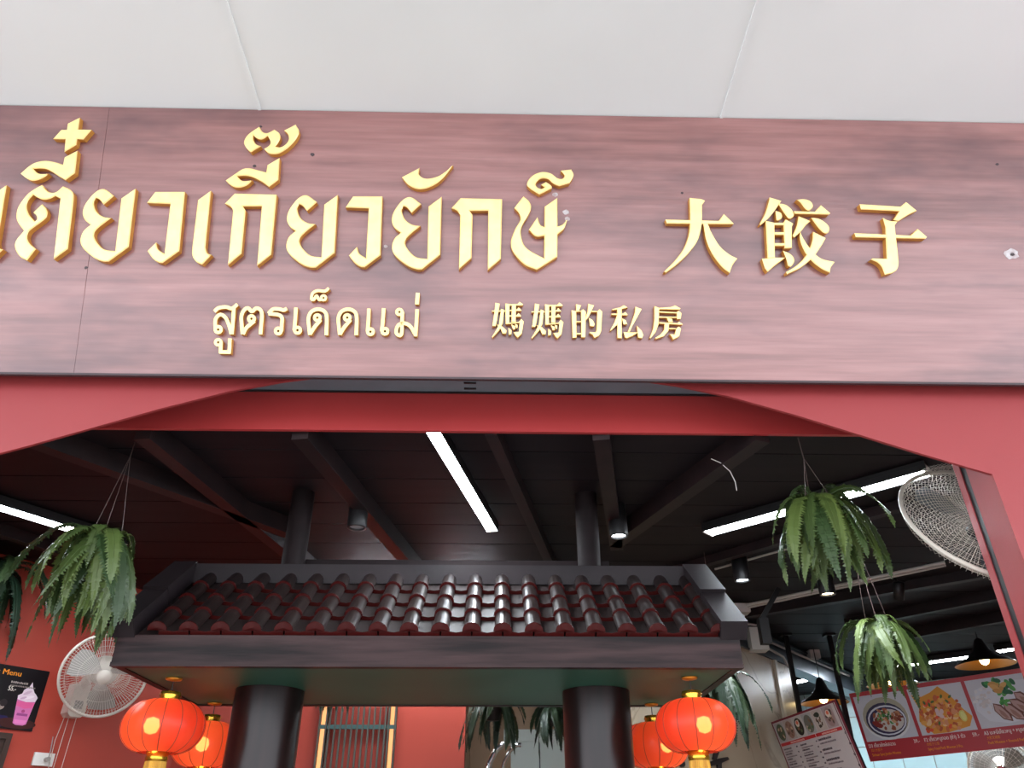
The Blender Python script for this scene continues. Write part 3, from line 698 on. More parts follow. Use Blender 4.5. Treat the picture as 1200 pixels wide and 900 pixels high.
# bar and posts that tie the roof to the ceiling
pl = aty(345, 655, RY + 0.03).x; pr = aty(690, 655, RY + 0.03).x
k = MB(); k.box((pl - 0.06, RY + 0.052, RZ + 0.03), (pr + 0.10, RY + 0.10, RZ + 0.125)); k.build('tie_bar', MT['post'], gate)
for x in (pl, pr):
    k = MB(); k.lathe([(0.055, RZ + 0.06), (0.055, CEIL + 0.028)], 20, Matrix.Translation((x, RY + 0.02, 0))); k.build('roof_post', MT['post'], gate)
# tiles: rolled cover tiles with a glazed lip, flat pan tiles between
def cover_mesh():
    k = MB(); L = 0.158; n = 9
    secs = [(0.0, 0.037, 1), (0.007, 0.037, 1), (0.0071, 0.0345, 0), (L, 0.031, 0)]
    vs = []
    for y, r, _ in secs:
        for j in range(n):
            a = math.pi * j / (n - 1); vs.append((r * math.cos(a), y, r * math.sin(a) * 0.95))
    for i in range(3):
        fs = [(i * n + j, i * n + j + 1, (i + 1) * n + j + 1, (i + 1) * n + j) for j in range(n - 1)]
        k.add([], []); 
        for f in fs: k.f.append(list(f)); k.m.append(1 if i == 0 else 0); k.smooth.append(True)
    k.v = vs
    k.f.append(list(range(n - 1, -1, -1))); k.m.append(1); k.smooth.append(False)
    return k.mesh('cover_tile', [MT['tile'], MT['glaze']])
def pan_mesh():
    k = MB(); L = 0.160; w = 0.058
    vs = []
    for y, h in ((0, 0.011), (L, -0.001)):
        for j in range(7):
            x = -w + 2 * w * j / 6; vs.append((x, y, h + 0.010 * (x / w) ** 2))
    n = 7
    fs = [(j, j + 1, n + j + 1, n + j) for j in range(6)]
    k.add(vs, fs, 0, True)
    k.add([(-w, 0, 0.021), (w, 0, 0.021), (0, 0, 0.011), (-w, 0, -0.004), (w, 0, -0.004)], [(3, 4, 1, 2, 0)], 1)
    return k.mesh('pan_tile', [MT['pan'], MT['glaze']])
def cap_mesh():
    k = MB(); n = 10
    vs = [(0, -0.006, 0.012)] + [(0.0355 * math.cos(math.pi * j / (n - 1)), -0.001, 0.0355 * 0.95 * math.sin(math.pi * j / (n - 1))) for j in range(n)]
    k.add(vs, [(0, j, j + 1) for j in range(1, n)] + [(0, n, 1)], 0, False)
    return k.mesh('tile_end', MT['glaze'])
cm, pm, em = cover_mesh(), pan_mesh(), cap_mesh()
rnd = random.Random(4)
PX0, PDX = -1.308, 0.122
for i in range(19):
    for r in range(4):
        sdist = r * SLEN / 4.0 - 0.004
        p = slope_pt(PX0 + PDX * i, sdist, 0.016 + 0.004) - gate.location
        o = put('cover_tile', cm, gate, p, (SL - 0.03 + rnd.uniform(-.01, .01), rnd.uniform(-.02, .02), rnd.uniform(-.012, .012)))
        if r == 0: put('tile_end', em, o)
for i in range(18):
    for r in range(4):
        sdist = r * SLEN / 4.0 + 0.004
        p = slope_pt(PX0 + PDX * (i + 0.5), sdist, 0.0) - gate.location
        put('pan_tile', pm, gate, p, (SL - 0.03 + rnd.uniform(-.006, .006), 0, rnd.uniform(-.01, .01)))

# ================================================================== LANTERNS
def lantern(loc, label, rot=0.0, R=0.158):
    t = thing('paper_lantern', label, 'lantern', loc, 'red lanterns under the gateway')
    Z = lambda u: Matrix.Translation((0, 0, u))
    H = R * 0.60
    prof = []
    for i in range(17):
        a = -1.30 + 2.60 * i / 16
        prof.append((R * (0.24 + 0.76 * math.cos(a) ** 0.85) if abs(a) < 1.5 else R * .24, H * math.sin(a) / math.sin(1.30)))
    k = MB(); n = 48
    vs = []
    for r, z in prof:
        for j in range(n):
            a = 2 * math.pi * j / n; lobe = 1 - 0.018 * (1 - abs(math.cos(a * 7))) ** 0 * (0.5 - 0.5 * math.cos(2 * math.pi * ((j * 14 / n) % 1)))
            vs.append((r * (0.985 + 0.015 * abs(math.sin(a * 7))) * math.cos(a), r * (0.985 + 0.015 * abs(math.sin(a * 7))) * math.sin(a), z))
    fs = [(i * n + j, i * n + (j + 1) % n, (i + 1) * n + (j + 1) % n, (i + 1) * n + j) for i in range(len(prof) - 1) for j in range(n)]
    k.add(vs, fs, 0, True)
    sh = k.build('shade', MT['silk'], None); sh.parent = t; sh.location = (0, 0, -0.182)
    for q in range(14):
        a = math.pi * q / 7; k = MB()
        k.tube([(r * 0.988 * math.cos(a), r * 0.988 * math.sin(a), z) for r, z in prof], 0.0013, 4); o = k.build('rib', MT['frame'], None); o.parent = sh
    def part(name, kk, m, dz=-0.182): o = kk.build(name, m, None); o.parent = t; o.location = (0, 0, dz); return o
    k = MB(); k.lathe([(0.0, H - .004), (0.040, H - .004), (0.042, H + .004), (0.038, H + .012), (0.042, H + .020), (0.038, H + .034), (0.0, H + .036)], 20); part('top_cap', k, MT['lgold'])
    k = MB(); k.lathe([(0.0, -H + .004), (0.042, -H + .004), (0.040, -H - .012), (0.043, -H - .018), (0.040, -H - .03), (0.0, -H - .03)], 20); part('bottom_cap', k, MT['lgold'])
    k = MB()
    rr = random.Random(7)
    for q in range(40):
        a = 6.283 * q / 40; r0 = 0.036; r1 = 0.042 * rr.uniform(.9, 1.1)
        k.tube([(r0 * math.cos(a), r0 * math.sin(a), -H - .028), (r1 * math.cos(a), r1 * math.sin(a), -H - .11), (r1 * 1.03 * math.cos(a + .05), r1 * math.sin(a + .05), -H - .25)], 0.0034, 4)
    k.lathe([(0.034, -H - .028), (0.038, -H - .11), (0.036, -H - .24)], 14); part('tassel', k, MT['tassel'])
    k = MB(); k.tube([(0, 0, H + .03 - .212), (0.002, 0, -0.06), (0, 0, -0.002)], 0.0022, 5); part('cord', k, MT['black'], 0)
    k = MB(); k.lathe([(0.0, 0.0), (0.034, 0.0), (0.030, -0.007), (0.006, -0.012), (0.0, -0.012)], 20); part('ceiling_rose', k, MT['brass'], 0)
    k = MB(); k.lathe([(0.0, 0.032), (0.022, 0.024), (0.030, 0.0), (0.022, -0.024), (0.0, -0.032)], 16); part('bulb', k, MT['bulb'], -0.185).location = (-0.025 * math.cos(rot) - .055 * math.sin(rot), .025 * math.sin(rot) - .055 * math.cos(rot), -0.185)
    t.rotation_euler = (0, 0, rot)
    return t
def hook(px, py): return atz(px, py, GZ0 + 0.003)
lan = lantern(hook(204, 795), 'round red lantern under the gateway roof, front one left of the left pillar', 0.1)
h = hook(252, 824)
copy_thing(lan, (h.x, min(h.y, 3.93), h.z), 'round red lantern half hidden behind the left pillar, rear of the left pair', rot=(0, 0, .5))
copy_thing(lan, hook(808, 794), 'round red lantern at the front right corner under the gateway roof', rot=(0, 0, 0.9))
h = hook(763, 828)
copy_thing(lan, (h.x - .012, min(h.y, 3.93), h.z), 'round red lantern partly behind the front right lantern, next to the right pillar', rot=(0, 0, 1.5))

# ================================================================== CEILING LIGHTS
def tube_light(p, q, label, w=0.055, z=CEIL - 0.012, ext0=0.0, ext1=0.0):
    a = atz(p[0], p[1], z); b = atz(q[0], q[1], z); d = (b - a).normalized(); a = a - d * ext0; b = b + d * ext1
    t = thing('fluorescent_light', label, 'light', ((a.x + b.x) / 2, (a.y + b.y) / 2, z), 'ceiling tube lights')
    sd = V((d.y, -d.x, 0)) * w * .56
    k = MB(); k.bar(a + V((0, 0, .024)), b + V((0, 0, .024)), w * 1.2, 0.02)
    for s3 in (1, -1): k.bar(a + sd * s3 + V((0, 0, .003)), b + sd * s3 + V((0, 0, .003)), .005, .034)
    k.build('housing', MT['black'], t)
    k = MB(); k.bar(a + d * .012, b - d * .012, w, 0.024); k.build('diffuser', MT['tube'], t)
    for e, s2 in ((a, 1), (b, -1)):
        k = MB(); k.bar(e, e + d * s2 * .012, w * 1.12, 0.034); k.build('end_cap', MT['white'], t)
    return t
tube_light((510, 507), (577, 620), 'bright ceiling tube light running straight back above the gateway ridge', ext0=0.05)
tube_light((0, 592), (145, 637), 'bright ceiling tube light on the left, behind the hanging fern', 0.08, ext0=0.55)
tube_light((828, 623), (1089, 551), 'long bright tube light on the right, crossing behind the big fern', 0.085)
tube_light((1072, 777), (1146, 767), 'bright tube light above the kitchen, left of the hanging cone lamp', 0.11, ext0=0.42)
tube_light((1168, 762), (1215, 755), 'bright tube light above the kitchen at the right edge beside the jamb', 0.11, ext1=0.5)
tube_light((924, 800), (968, 790), 'tube light far back in the kitchen, seen just under the steel beam', 0.12, ext0=0.3, ext1=0.1)
def added_tube(a, b, label):
    # unseen tube added behind the gateway roof to brighten the back wall
    t = thing('fluorescent_light', label, 'light', (a + b) / 2, 'ceiling tube lights'); d = (b - a).normalized()
    k = MB(); k.bar(a + V((0, 0, .024)), b + V((0, 0, .024)), .07, .02); k.build('housing', MT['black'], t)
    k = MB(); k.bar(a, b, .06, .024); k.build('diffuser', MT['tube'], t)
added_tube(V((-1.1, 5.2, CEIL - .012)), V((0.0, 5.2, CEIL - .012)), 'added ceiling tube light that brightens the back wall, unseen behind the gateway ridge')
def downlight(px, py, m, label, z=2.965, power=0, tint=(1, 1, 1)):
    c = atz(px, py, z)
    t = thing('downlight', label, 'light', c, 'cylinder ceiling spots')
    k = MB(); M = Matrix.Translation(c)
    k.lathe([(0.038, -0.004), (0.047, -0.004), (0.048, 0.0), (0.048, CEIL + .03 - z), (0.0, CEIL + .03 - z)], 24, M); k.lathe([(0.038, -0.004), (0.036, 0.008)], 24, M); k.build('can', MT['black'], t)
    k = MB(); k.lathe([(0.0, 0.004), (0.020, 0.003), (0.038, 0.006)], 24, M); k.build('lens', m, t)
    if power:
        ld = bpy.data.lights.new('spot_beam', 'SPOT'); ld.energy = power; ld.color = tint; ld.spot_size = rad(75); ld.spot_blend = .6; ld.shadow_soft_size = .03
        lo = bpy.data.objects.new('spot_beam', ld); COL.objects.link(lo); lo.parent = t; lo.location = (0, 0, -.012)
    return t
downlight(418, 618, MT['lens'], 'black cylinder ceiling spot, unlit, left of the central tube light')
downlight(725, 628, MT['spot_cool'], 'black cylinder ceiling spot, lit cool white, above the gateway ridge', power=45, tint=(.86, .94, 1))
downlight(870, 680, MT['spot_cool'], 'black cylinder ceiling spot, lit cool white, above the right gable board of the gateway', power=45, tint=(.86, .94, 1))
downlight(970, 696, MT['spot_warm'], 'black cylinder ceiling spot, lit warm white, below the big right fern', z=2.93, power=24, tint=(1, .84, .58))

# ================================================================== FERNS
def frond_mesh(seed, out, up, drop, width, npin=34):
    rr = random.Random(seed); k = MB()
    N = 14; pts = []
    tw = rr.uniform(-0.25, 0.25)
    for i in range(N + 1):
        t = i / N
        x = out * (1 - (1 - t) ** 1.7); z = up * math.sin(min(1, t * 2.1) * math.pi / 2 * 1.0) * (1 - t) - drop * t ** 1.9
        y = tw * out * t * t
        pts.append(V((x, y, z)))
    k.tube(pts, [0.0032 * (1 - 0.8 * i / N) for i in range(N + 1)], 4)
    cum = [0.0]
    for i in range(N): cum.append(cum[-1] + (pts[i + 1] - pts[i]).length)
    def at(t):
        s_ = t * cum[-1]; i = 0
        while i < N - 1 and cum[i + 1] < s_: i += 1
        f = i + min(1.0, (s_ - cum[i]) / (cum[i + 1] - cum[i])); i = min(int(f), N - 1); return pts[i].lerp(pts[i + 1], f - i), (pts[i + 1] - pts[i]).normalized()
    for j in range(npin):
        t = 0.06 + 0.93 * j / (npin - 1)
        p, d = at(t)
        w = width * min(1.0, 0.5 + 2.2 * t) * (1 - t ** 3.2) ** 0.8 * rr.uniform(.86, 1.1)
        side = d.cross(V((0, 0, 1)))
        if side.length < 0.1: side = V((0, 1, 0))
        side.normalize(); nn = side.cross(d).normalized()
        pw = 1.2 * 0.5 * (sum((pts[i + 1] - pts[i]).length for i in range(N))) / npin
        for sg in (-1, 1):
            b = side * sg
            tip = p + b * w + d * w * 0.22 - nn * w * rr.uniform(-.05, .30)
            mid = p + b * w * 0.55 + d * w * 0.06 + nn * w * 0.05
            a0 = p - d * pw; a1 = p + d * pw
            m0 = mid - d * pw * 0.95; m1 = mid + d * pw * 0.95
            k.add([a0, a1, m1, tip, m0], [(0, 1, 2, 4), (4, 2, 3)], 0)
    return k
FSPEC = [(1, .17, .10, .30, .044), (2, .24, .09, .31, .046), (3, .11, .12, .36, .044), (4, .29, .14, .18, .044), (5, .20, .05, .40, .046), (6, .15, .16, .10, .040)]
FR = {}
for nm in ('fern', 'fern_dark'):
    FR[nm] = [frond_mesh(*sp).mesh('frond', MT[nm]) for sp in FSPEC]
def fern(crown, hookpt, label, sc=1.0, n=34, seed=0, m='fern', pot=True, flare=1.0):
    t = thing('hanging_fern', label, 'plant', crown, 'hanging ferns')
    rr = random.Random(seed)
    if pot:
        k = MB(); k.lathe([(0, -.13), (0.05, -.13), (0.075, -.01), (0.082, 0.0), (0.07, -.004), (0.0, -.015)], 18); o = k.build('pot', MT['pot'], None); o.parent = t; o.scale = (sc,) * 3
    hv = V(hookpt) - V(crown); top = hv * 0.86 if hv.length > .3 else hv * .7
    k = MB()
    for q in range(3):
        a = 2.1 * q + seed
        k.tube([(0.078 * sc * math.cos(a), 0.078 * sc * math.sin(a), 0), tuple(top)], 0.0016, 4)
    k.tube([tuple(top), tuple(hv * 0.97), tuple(hv)], 0.002, 4)
    o = k.build('hanger', MT['wire'], None); o.parent = t
    for q in range(n):
        w = rr.random()
        vi = (0 if w < .26 else 1 if w < .46 else 2 if w < .66 else 3 if w < .78 else 4 if w < .9 else 5)
        o = put('frond', FR[m][vi], t, (0, 0, 0.0), (rr.uniform(-.25, .25), rr.uniform(-.12, .18), 2.399 * q + rr.uniform(-.3, .3)))
        s2 = sc * rr.uniform(.82, 1.12); o.scale = (s2 * flare, s2 * flare, s2)
    return t
hk = atz(158, 518, CEIL)
fern(aty(119, 643, 2.93), hk, 'big bright green fern hanging on the left, in front of the left tube light', 0.97, 54, 3, flare=0.9)
fe = aty(-4, 674, 4.45)
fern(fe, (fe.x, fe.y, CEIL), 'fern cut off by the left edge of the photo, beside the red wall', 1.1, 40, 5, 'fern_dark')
hk = atz(935, 513, CEIL)
fern(aty(958, 594, 2.98), hk, 'big green fern hanging on the right, in front of the long tube light', 0.90, 46, 12)
c4 = atd(1030, 737, 3.75)
fern(c4, (c4.x - .05, c4.y - .05, CEIL), 'fern hanging over the top left corner of the red dish menu', 0.82, 42, 21)
c5 = atd(578, 826, 4.9); c5.y = min(c5.y, YK - .45)
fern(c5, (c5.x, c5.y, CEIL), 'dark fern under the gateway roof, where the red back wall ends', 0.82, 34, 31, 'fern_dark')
c6 = atd(650, 833, 5.2)
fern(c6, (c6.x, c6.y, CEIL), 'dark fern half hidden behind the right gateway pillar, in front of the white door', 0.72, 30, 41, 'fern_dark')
c7 = atd(846, 800, 4.1)
fern(c7, (c7.x, c7.y, CEIL), 'fern peeking out behind the front right lantern, before the marble wall', 0.78, 32, 51, 'fern_dark')
c8 = atd(384, 800, 4.7); c8.y = min(c8.y, YK - .4)
fern(c8, (c8.x, c8.y, CEIL), 'fern whose tips dangle under the gateway roof before the lit rod screen', 0.55, 22, 61, 'fern_dark')

# ================================================================== FANS
def frame_from(n, roll=0.0):
    n = V(n).normalized(); x = V((0, 0, 1)).cross(n).normalized(); y = n.cross(x)
    M = Matrix((x, y, n)).transposed(); return M.to_4x4() @ Matrix.Rotation(roll, 4, 'Z')
def fan(name, c, n, R, label, rings, nrad, cap, back=0.09, front=0.055, wire=0.0012, two_grids=True):
    t = thing(name, label, 'fan', c); M = Matrix.Translation(c) @ frame_from(n)
    P = lambda r, a, z: M @ V((r * math.cos(a), r * math.sin(a), z))
    k = MB(); k.tube([P(R, 6.283 * i / 64, 0) for i in range(64)], 0.009, 8, True); k.build('rim', MT['offwhite'], t)
    def guard(depth, r0):
        g = MB()
        prof = [(R, 0.0), (R * .985, depth * .35), (R * .93, depth * .68), (R * .75, depth * .92), (r0, depth)]
        for i in range(nrad):
            a = 6.283 * i / nrad; g.tube([P(r, a, z) for r, z in prof], wire, 3, cap=False)
        for q in range(rings):
            f = (q + 0.6) / rings; rr = r0 + (R * 0.99 - r0) * f
            zz = depth * (1 - f ** 6) if f < 1 else 0
            zz = depth * (0.92 + 0.08 * (1 - f)) if rr < R * .75 else depth * (0.92 - 0.9 * ((rr - R * .75) / (R * .25)) ** 2)
            g.tube([P(rr, 6.283 * i / 48, zz) for i in range(48)], wire, 3, True)
        return g
    guard(front, R * 0.16).build('front_guard', MT['offwhite'], t)
    guard(-back, R * 0.25).build('rear_guard', MT['offwhite'], t)
    k = MB(); k.lathe([(0, front + .006), (R * .15, front + .004), (R * .19, front - .004), (R * .19, front - .010), (0, front - .012)], 28, M); k.build('hub_cap', MT[cap], t)
    k = MB(); k.lathe([(0, -back - .13), (0.05, -back - .13), (0.075, -back - .10), (0.08, -back - .01), (0.05, -back + .01), (0.02, -.02), (0.02, front - .02), (0, front - .02)], 22, M); k.build('motor', MT['offwhite'] if cap != 'black' else MT['chrome'], t)
    for b in range(3):
        g = MB(); a0 = 2.094 * b + 0.5; nn = 7; vs = []
        for i in range(nn):
            rr = R * (.12 + .74 * i / (nn - 1)); wd = 0.30 + 0.55 * math.sin(math.pi * (i + 1) / (nn + 1.5))
            for sgn, z in ((-1, -0.030), (0, -0.006), (1, 0.020)):
                vs.append(P(rr, a0 + sgn * wd * .62 + 0.25 * i / nn, z))
        fs = []
        for i in range(nn - 1):
            for j in range(2): fs.append((3 * i + j, 3 * i + j + 1, 3 * i + j + 4, 3 * i + j + 3))
        g.add(vs, fs, 0, True); g.build('blade', MT['blade'] if cap != 'black' else MT['steel'], t)
    return t, M
# left wall fan
n_l = (WN * 0.55 + V((0, -0.50, 0)) + V((0, 0, -0.36))).normalized()
wp = atp(84, 812, WL, WN)
fc = atd(122, 791, 4.50)
lf, LM = fan('wall_fan', fc, n_l, 0.232, 'white wall fan on the red left wall, beside the gateway roof corner', 3, 84, 'offwhite')
k = MB(); Mw = Matrix.Translation(atp(84, 826, WL, WN)) @ frame_from(WN)
for i, (w0, h0, h1, d0, d1) in enumerate(((0.052, -0.075, 0.11, 0.0, 0.085),)):
    pr = [(-w0, h0 + .02), (-w0 + .02, h0), (w0 - .02, h0), (w0, h0 + .02), (w0 * .9, h1), (-w0 * .9, h1)]
    k.prism(pr, lambda x, y, tt: Mw @ V((x, y, d0 + (d1 - d0) * tt)), 0, 1, 0.0)
k.build('switch_body', MT['offwhite'], lf)
k = MB(); k.prism([(-.025, -.03), (.025, -.03), (.025, .015), (-.025, .015)], lambda x, y, tt: Mw @ V((x, y, .085 + .003 * tt)), 0, 1); k.build('badge', MT['blade'], lf)
k = MB(); k.tube([Mw @ V((0, .08, .05)), Mw @ V((0.01, .14, .09)), LM @ V((0, 0, -.16))], [.03, .028, .03], 10); k.build('neck', MT['offwhite'], lf)
for x, ln, bend in ((-.04, .30, .012), (-.015, .36, 0), (.03, .42, 0)):
    k = MB(); k.tube([Mw @ V((x, -.07, .04)), Mw @ V((x - bend, -.07 - ln * .45, .03)), Mw @ V((x, -.07 - ln, .02))], 0.0022, 4); k.build('pull_cord', MT['offwhite'], lf)
# big fan behind the right jamb, seen from behind and below
fc = atd(1158, 612, 3.12)
vr = ray(1152, 612).normalized(); vt = CAM_ROT @ V((-0.42, -0.90, 0)); vt = (vt - vr * vt.dot(vr)).normalized()
n_r = vr * 0.54 + vt * 0.84            # it faces into the room, away from the door, tipped down
rf, RM = fan('cage_fan', fc, n_r, 0.333, 'big white cage fan seen from behind, half hidden by the right red jamb', 24, 96, 'black', 0.10, 0.07, 0.0008)
q = RM @ V((0, 0, -.22)); 
k = MB(); k.bar(q, V((q.x + .55, q.y + .02, q.z + .05)), 0.04, 0.05); k.build('bracket', MT['white'], rf)
k = MB(); k.box((q.x + .5, YB + .07, q.z - .05), (q.x + .58, q.y + .08, q.z + .15)); k.build('wall_plate', MT['white'], rf)
# fan in the kitchen, below the red menu
kf, KM = fan('kitchen_fan', atd(1174, 902, 6.4), (-.5, -.75, -.25), 0.243, 'grey metal fan in the kitchen under the right end of the red menu', 6, 40, 'chrome', 0.06, 0.05)
p = KM @ V((0, 0, -.18))
k = MB(); k.tube([p, (p.x, p.y, .02)], .02, 8); k.lathe([(0, 0), (.2, 0), (.19, .02), (0, .03)], 20, Matrix.Translation((p.x, p.y, 0))); k.build('stand', MT['steel'], kf)

# wall socket plate with a plug
Ms = Matrix.Translation(atp(50, 890, WL, WN)) @ frame_from(WN)
so = thing('socket_plate', 'white socket plate with a plug on the red wall below the left fan', 'socket', atp(50, 890, WL, WN))
k = MB(); k.prism([(-.058, -.034), (.058, -.034), (.058, .034), (-.058, .034)], lambda x, y, tt: Ms @ V((x, y, .012 * tt)), 0, 1, .003 * 0); k.build('plate', MT['white'], so)
k = MB(); k.tube([Ms @ V((.012, .0, .012)), Ms @ V((.012, 0, .045))], .013, 8); k.tube([Ms @ V((.012, 0, .04)), Ms @ V((.016, .05, .03)), Ms @ V((.012, .12, .02))], .003, 5); k.build('plug', MT['blade'], so)

# ================================================================== PRINTED BOARDS
_tc = {}
def text_tris(body):
    if body in _tc: return _tc[body]
    c = bpy.data.curves.new('t', 'FONT'); c.body = body; c.resolution_u = 2
    o = bpy.data.objects.new('t', c); COL.objects.link(o)
    dg = bpy.context.evaluated_depsgraph_get(); dg.update()
    me = o.evaluated_get(dg).to_mesh(); me.calc_loop_triangles()
    tr = [[(me.vertices[i].co.x, me.vertices[i].co.y) for i in t.vertices] for t in me.loop_triangles]
    o.evaluated_get(dg).to_mesh_clear(); bpy.data.objects.remove(o); bpy.data.curves.remove(c)
    if not tr: tr = [[(0, 0), (.1, 0), (0, .1)]]
    xs = [p[0] for t in tr for p in t]
    _tc[body] = (tr, min(xs), max(xs)); return _tc[body]
class Print:
    # flat print on a board: layers of ink, each a hair above the last; u to the right, v down, in metres
    def __init__(s, O, U, D, N): s.O, s.U, s.D, s.N = O, U, D, N; s.v = []; s.f = []; s.c = []; s.h = 0.0003
    def pt(s, u, v): return s.O + s.U * u + s.D * v + s.N * s.h
    def poly(s, pts, col):
        o = len(s.v); s.v += [s.pt(*p) for p in pts]
        for t in tessellate_polygon([[V((x, y, 0)) for x, y in pts]]):
            a, b, c = [pts[i] for i in t]
            ar = (b[0] - a[0]) * (c[1] - a[1]) - (c[0] - a[0]) * (b[1] - a[1])
            t = t if ar < 0 else t[::-1]
            s.f.append([o + i for i in t]); s.c.append(col)
        s.h += 0.00003
    def rect(s, u0, v0, u1, v1, col): s.poly([(u0, v0), (u1, v0), (u1, v1), (u0, v1)], col)
    def ell(s, u, v, a, b, col, ang=0, n=22, jit=0, rr=None):
        s.poly([(u + (a * math.cos(6.2832 * i / n) * math.cos(ang) - b * math.sin(6.2832 * i / n) * math.sin(ang)) * (1 + (rr.uniform(-jit, jit) if rr else 0)),
                 v + (a * math.cos(6.2832 * i / n) * math.sin(ang) + b * math.sin(6.2832 * i / n) * math.cos(ang)) * (1 + (rr.uniform(-jit, jit) if rr else 0))) for i in range(n)], col)
    def text(s, body, u, v, size, col, width=None, bold=0.0):
        tr, x0, x1 = text_tris(body); kx = size if width is None else width / (x1 - x0)
        for dx in ((0, bold) if bold else (0,)):
            for t in tr:
                o = len(s.v); s.v += [s.pt(u + (x - x0) * kx + dx, v - y * size) for x, y in t]
                s.f.append([o, o + 1, o + 2]); s.c.append(col)
        s.h += 0.00003
    def scribble(s, u, v, w, hgt, col, rr):
        # rows of lettering too small to read
        x = u
        while x < u + w:
            d = hgt * rr.uniform(.35, .8); s.poly([(x, v - hgt * rr.uniform(.7, 1)), (x + d, v - hgt * rr.uniform(.7, 1)), (x + d, v), (x, v)], col); s.h -= 0.00003
            x += d + hgt * rr.uniform(.12, .3)
    def build(s, name, parent):
        me = bpy.data.meshes.new(name); me.from_pydata([tuple(p) for p in s.v], [], s.f); me.materials.append(MT['ink'])
        ca = me.color_attributes.new('ink', 'FLOAT_COLOR', 'CORNER'); d = []
        for p in me.polygons: d += list(s.c[p.index]) * p.loop_total
        ca.data.foreach_set('color', d); me.update()
        o = bpy.data.objects.new(name, me); COL.objects.link(o); o.parent = parent; o.location = -parent.location
        return o
C8 = lambda r, g, b: srgb(r, g, b)
def slab(O, U, D, N, w, h, th, m, name, parent):
    k = MB(); k.prism([(0, 0), (w, 0), (w, h), (0, h)], lambda u, v, t: O + U * u + D * v - N * th * (1 - t), 0, 1); return k.build(name, m, parent)
def solve_quad(ps, d3):
    r = [ray(*p) for p in ps]; A = Matrix((r[0], -r[1], r[2])).transposed(); t = A.inverted() @ r[3]
    return [EYE + r[i] * ((t[i] if i < 3 else 1.0) * d3) for i in range(4)]

# ---- big red dish menu (its print is laid out at 1/MS of its real size)
MS = 1.36
Q = solve_quad([(994.7, 813), (1196, 783), (1234, 871), (1022, 892.5)], 4.2 * MS)
U = (Q[1] - Q[0]).normalized(); D = (Q[3] - Q[0]); D = (D - U * D.dot(U)).normalized(); N = D.cross(U).normalized()
if N.dot(EYE - Q[0]) < 0: N = -N
W3 = (Q[1] - Q[0]).length / MS; HH = (Q[3] - Q[0]).length / MS; U = U * MS; D = D * MS
pw = W3 / 3.0
menu = thing('dish_menu', 'long red hanging menu board with three framed dish photos, above the kitchen counter', 'menu', Q[0])
slab(Q[0] + U * 0, U, D, N, pw * 4 + .02, HH, 0.012, mat('red_menu_board', srgb(178, 40, 52), 0.4), 'board', menu)
def food_base(p, u0, v0, u1, v1): p.rect(u0, v0, u1, v1, C8(206, 204, 214))
px0 = 0.016; fw_, fh_ = pw - .018, HH * 0.66
rr = random.Random(2)
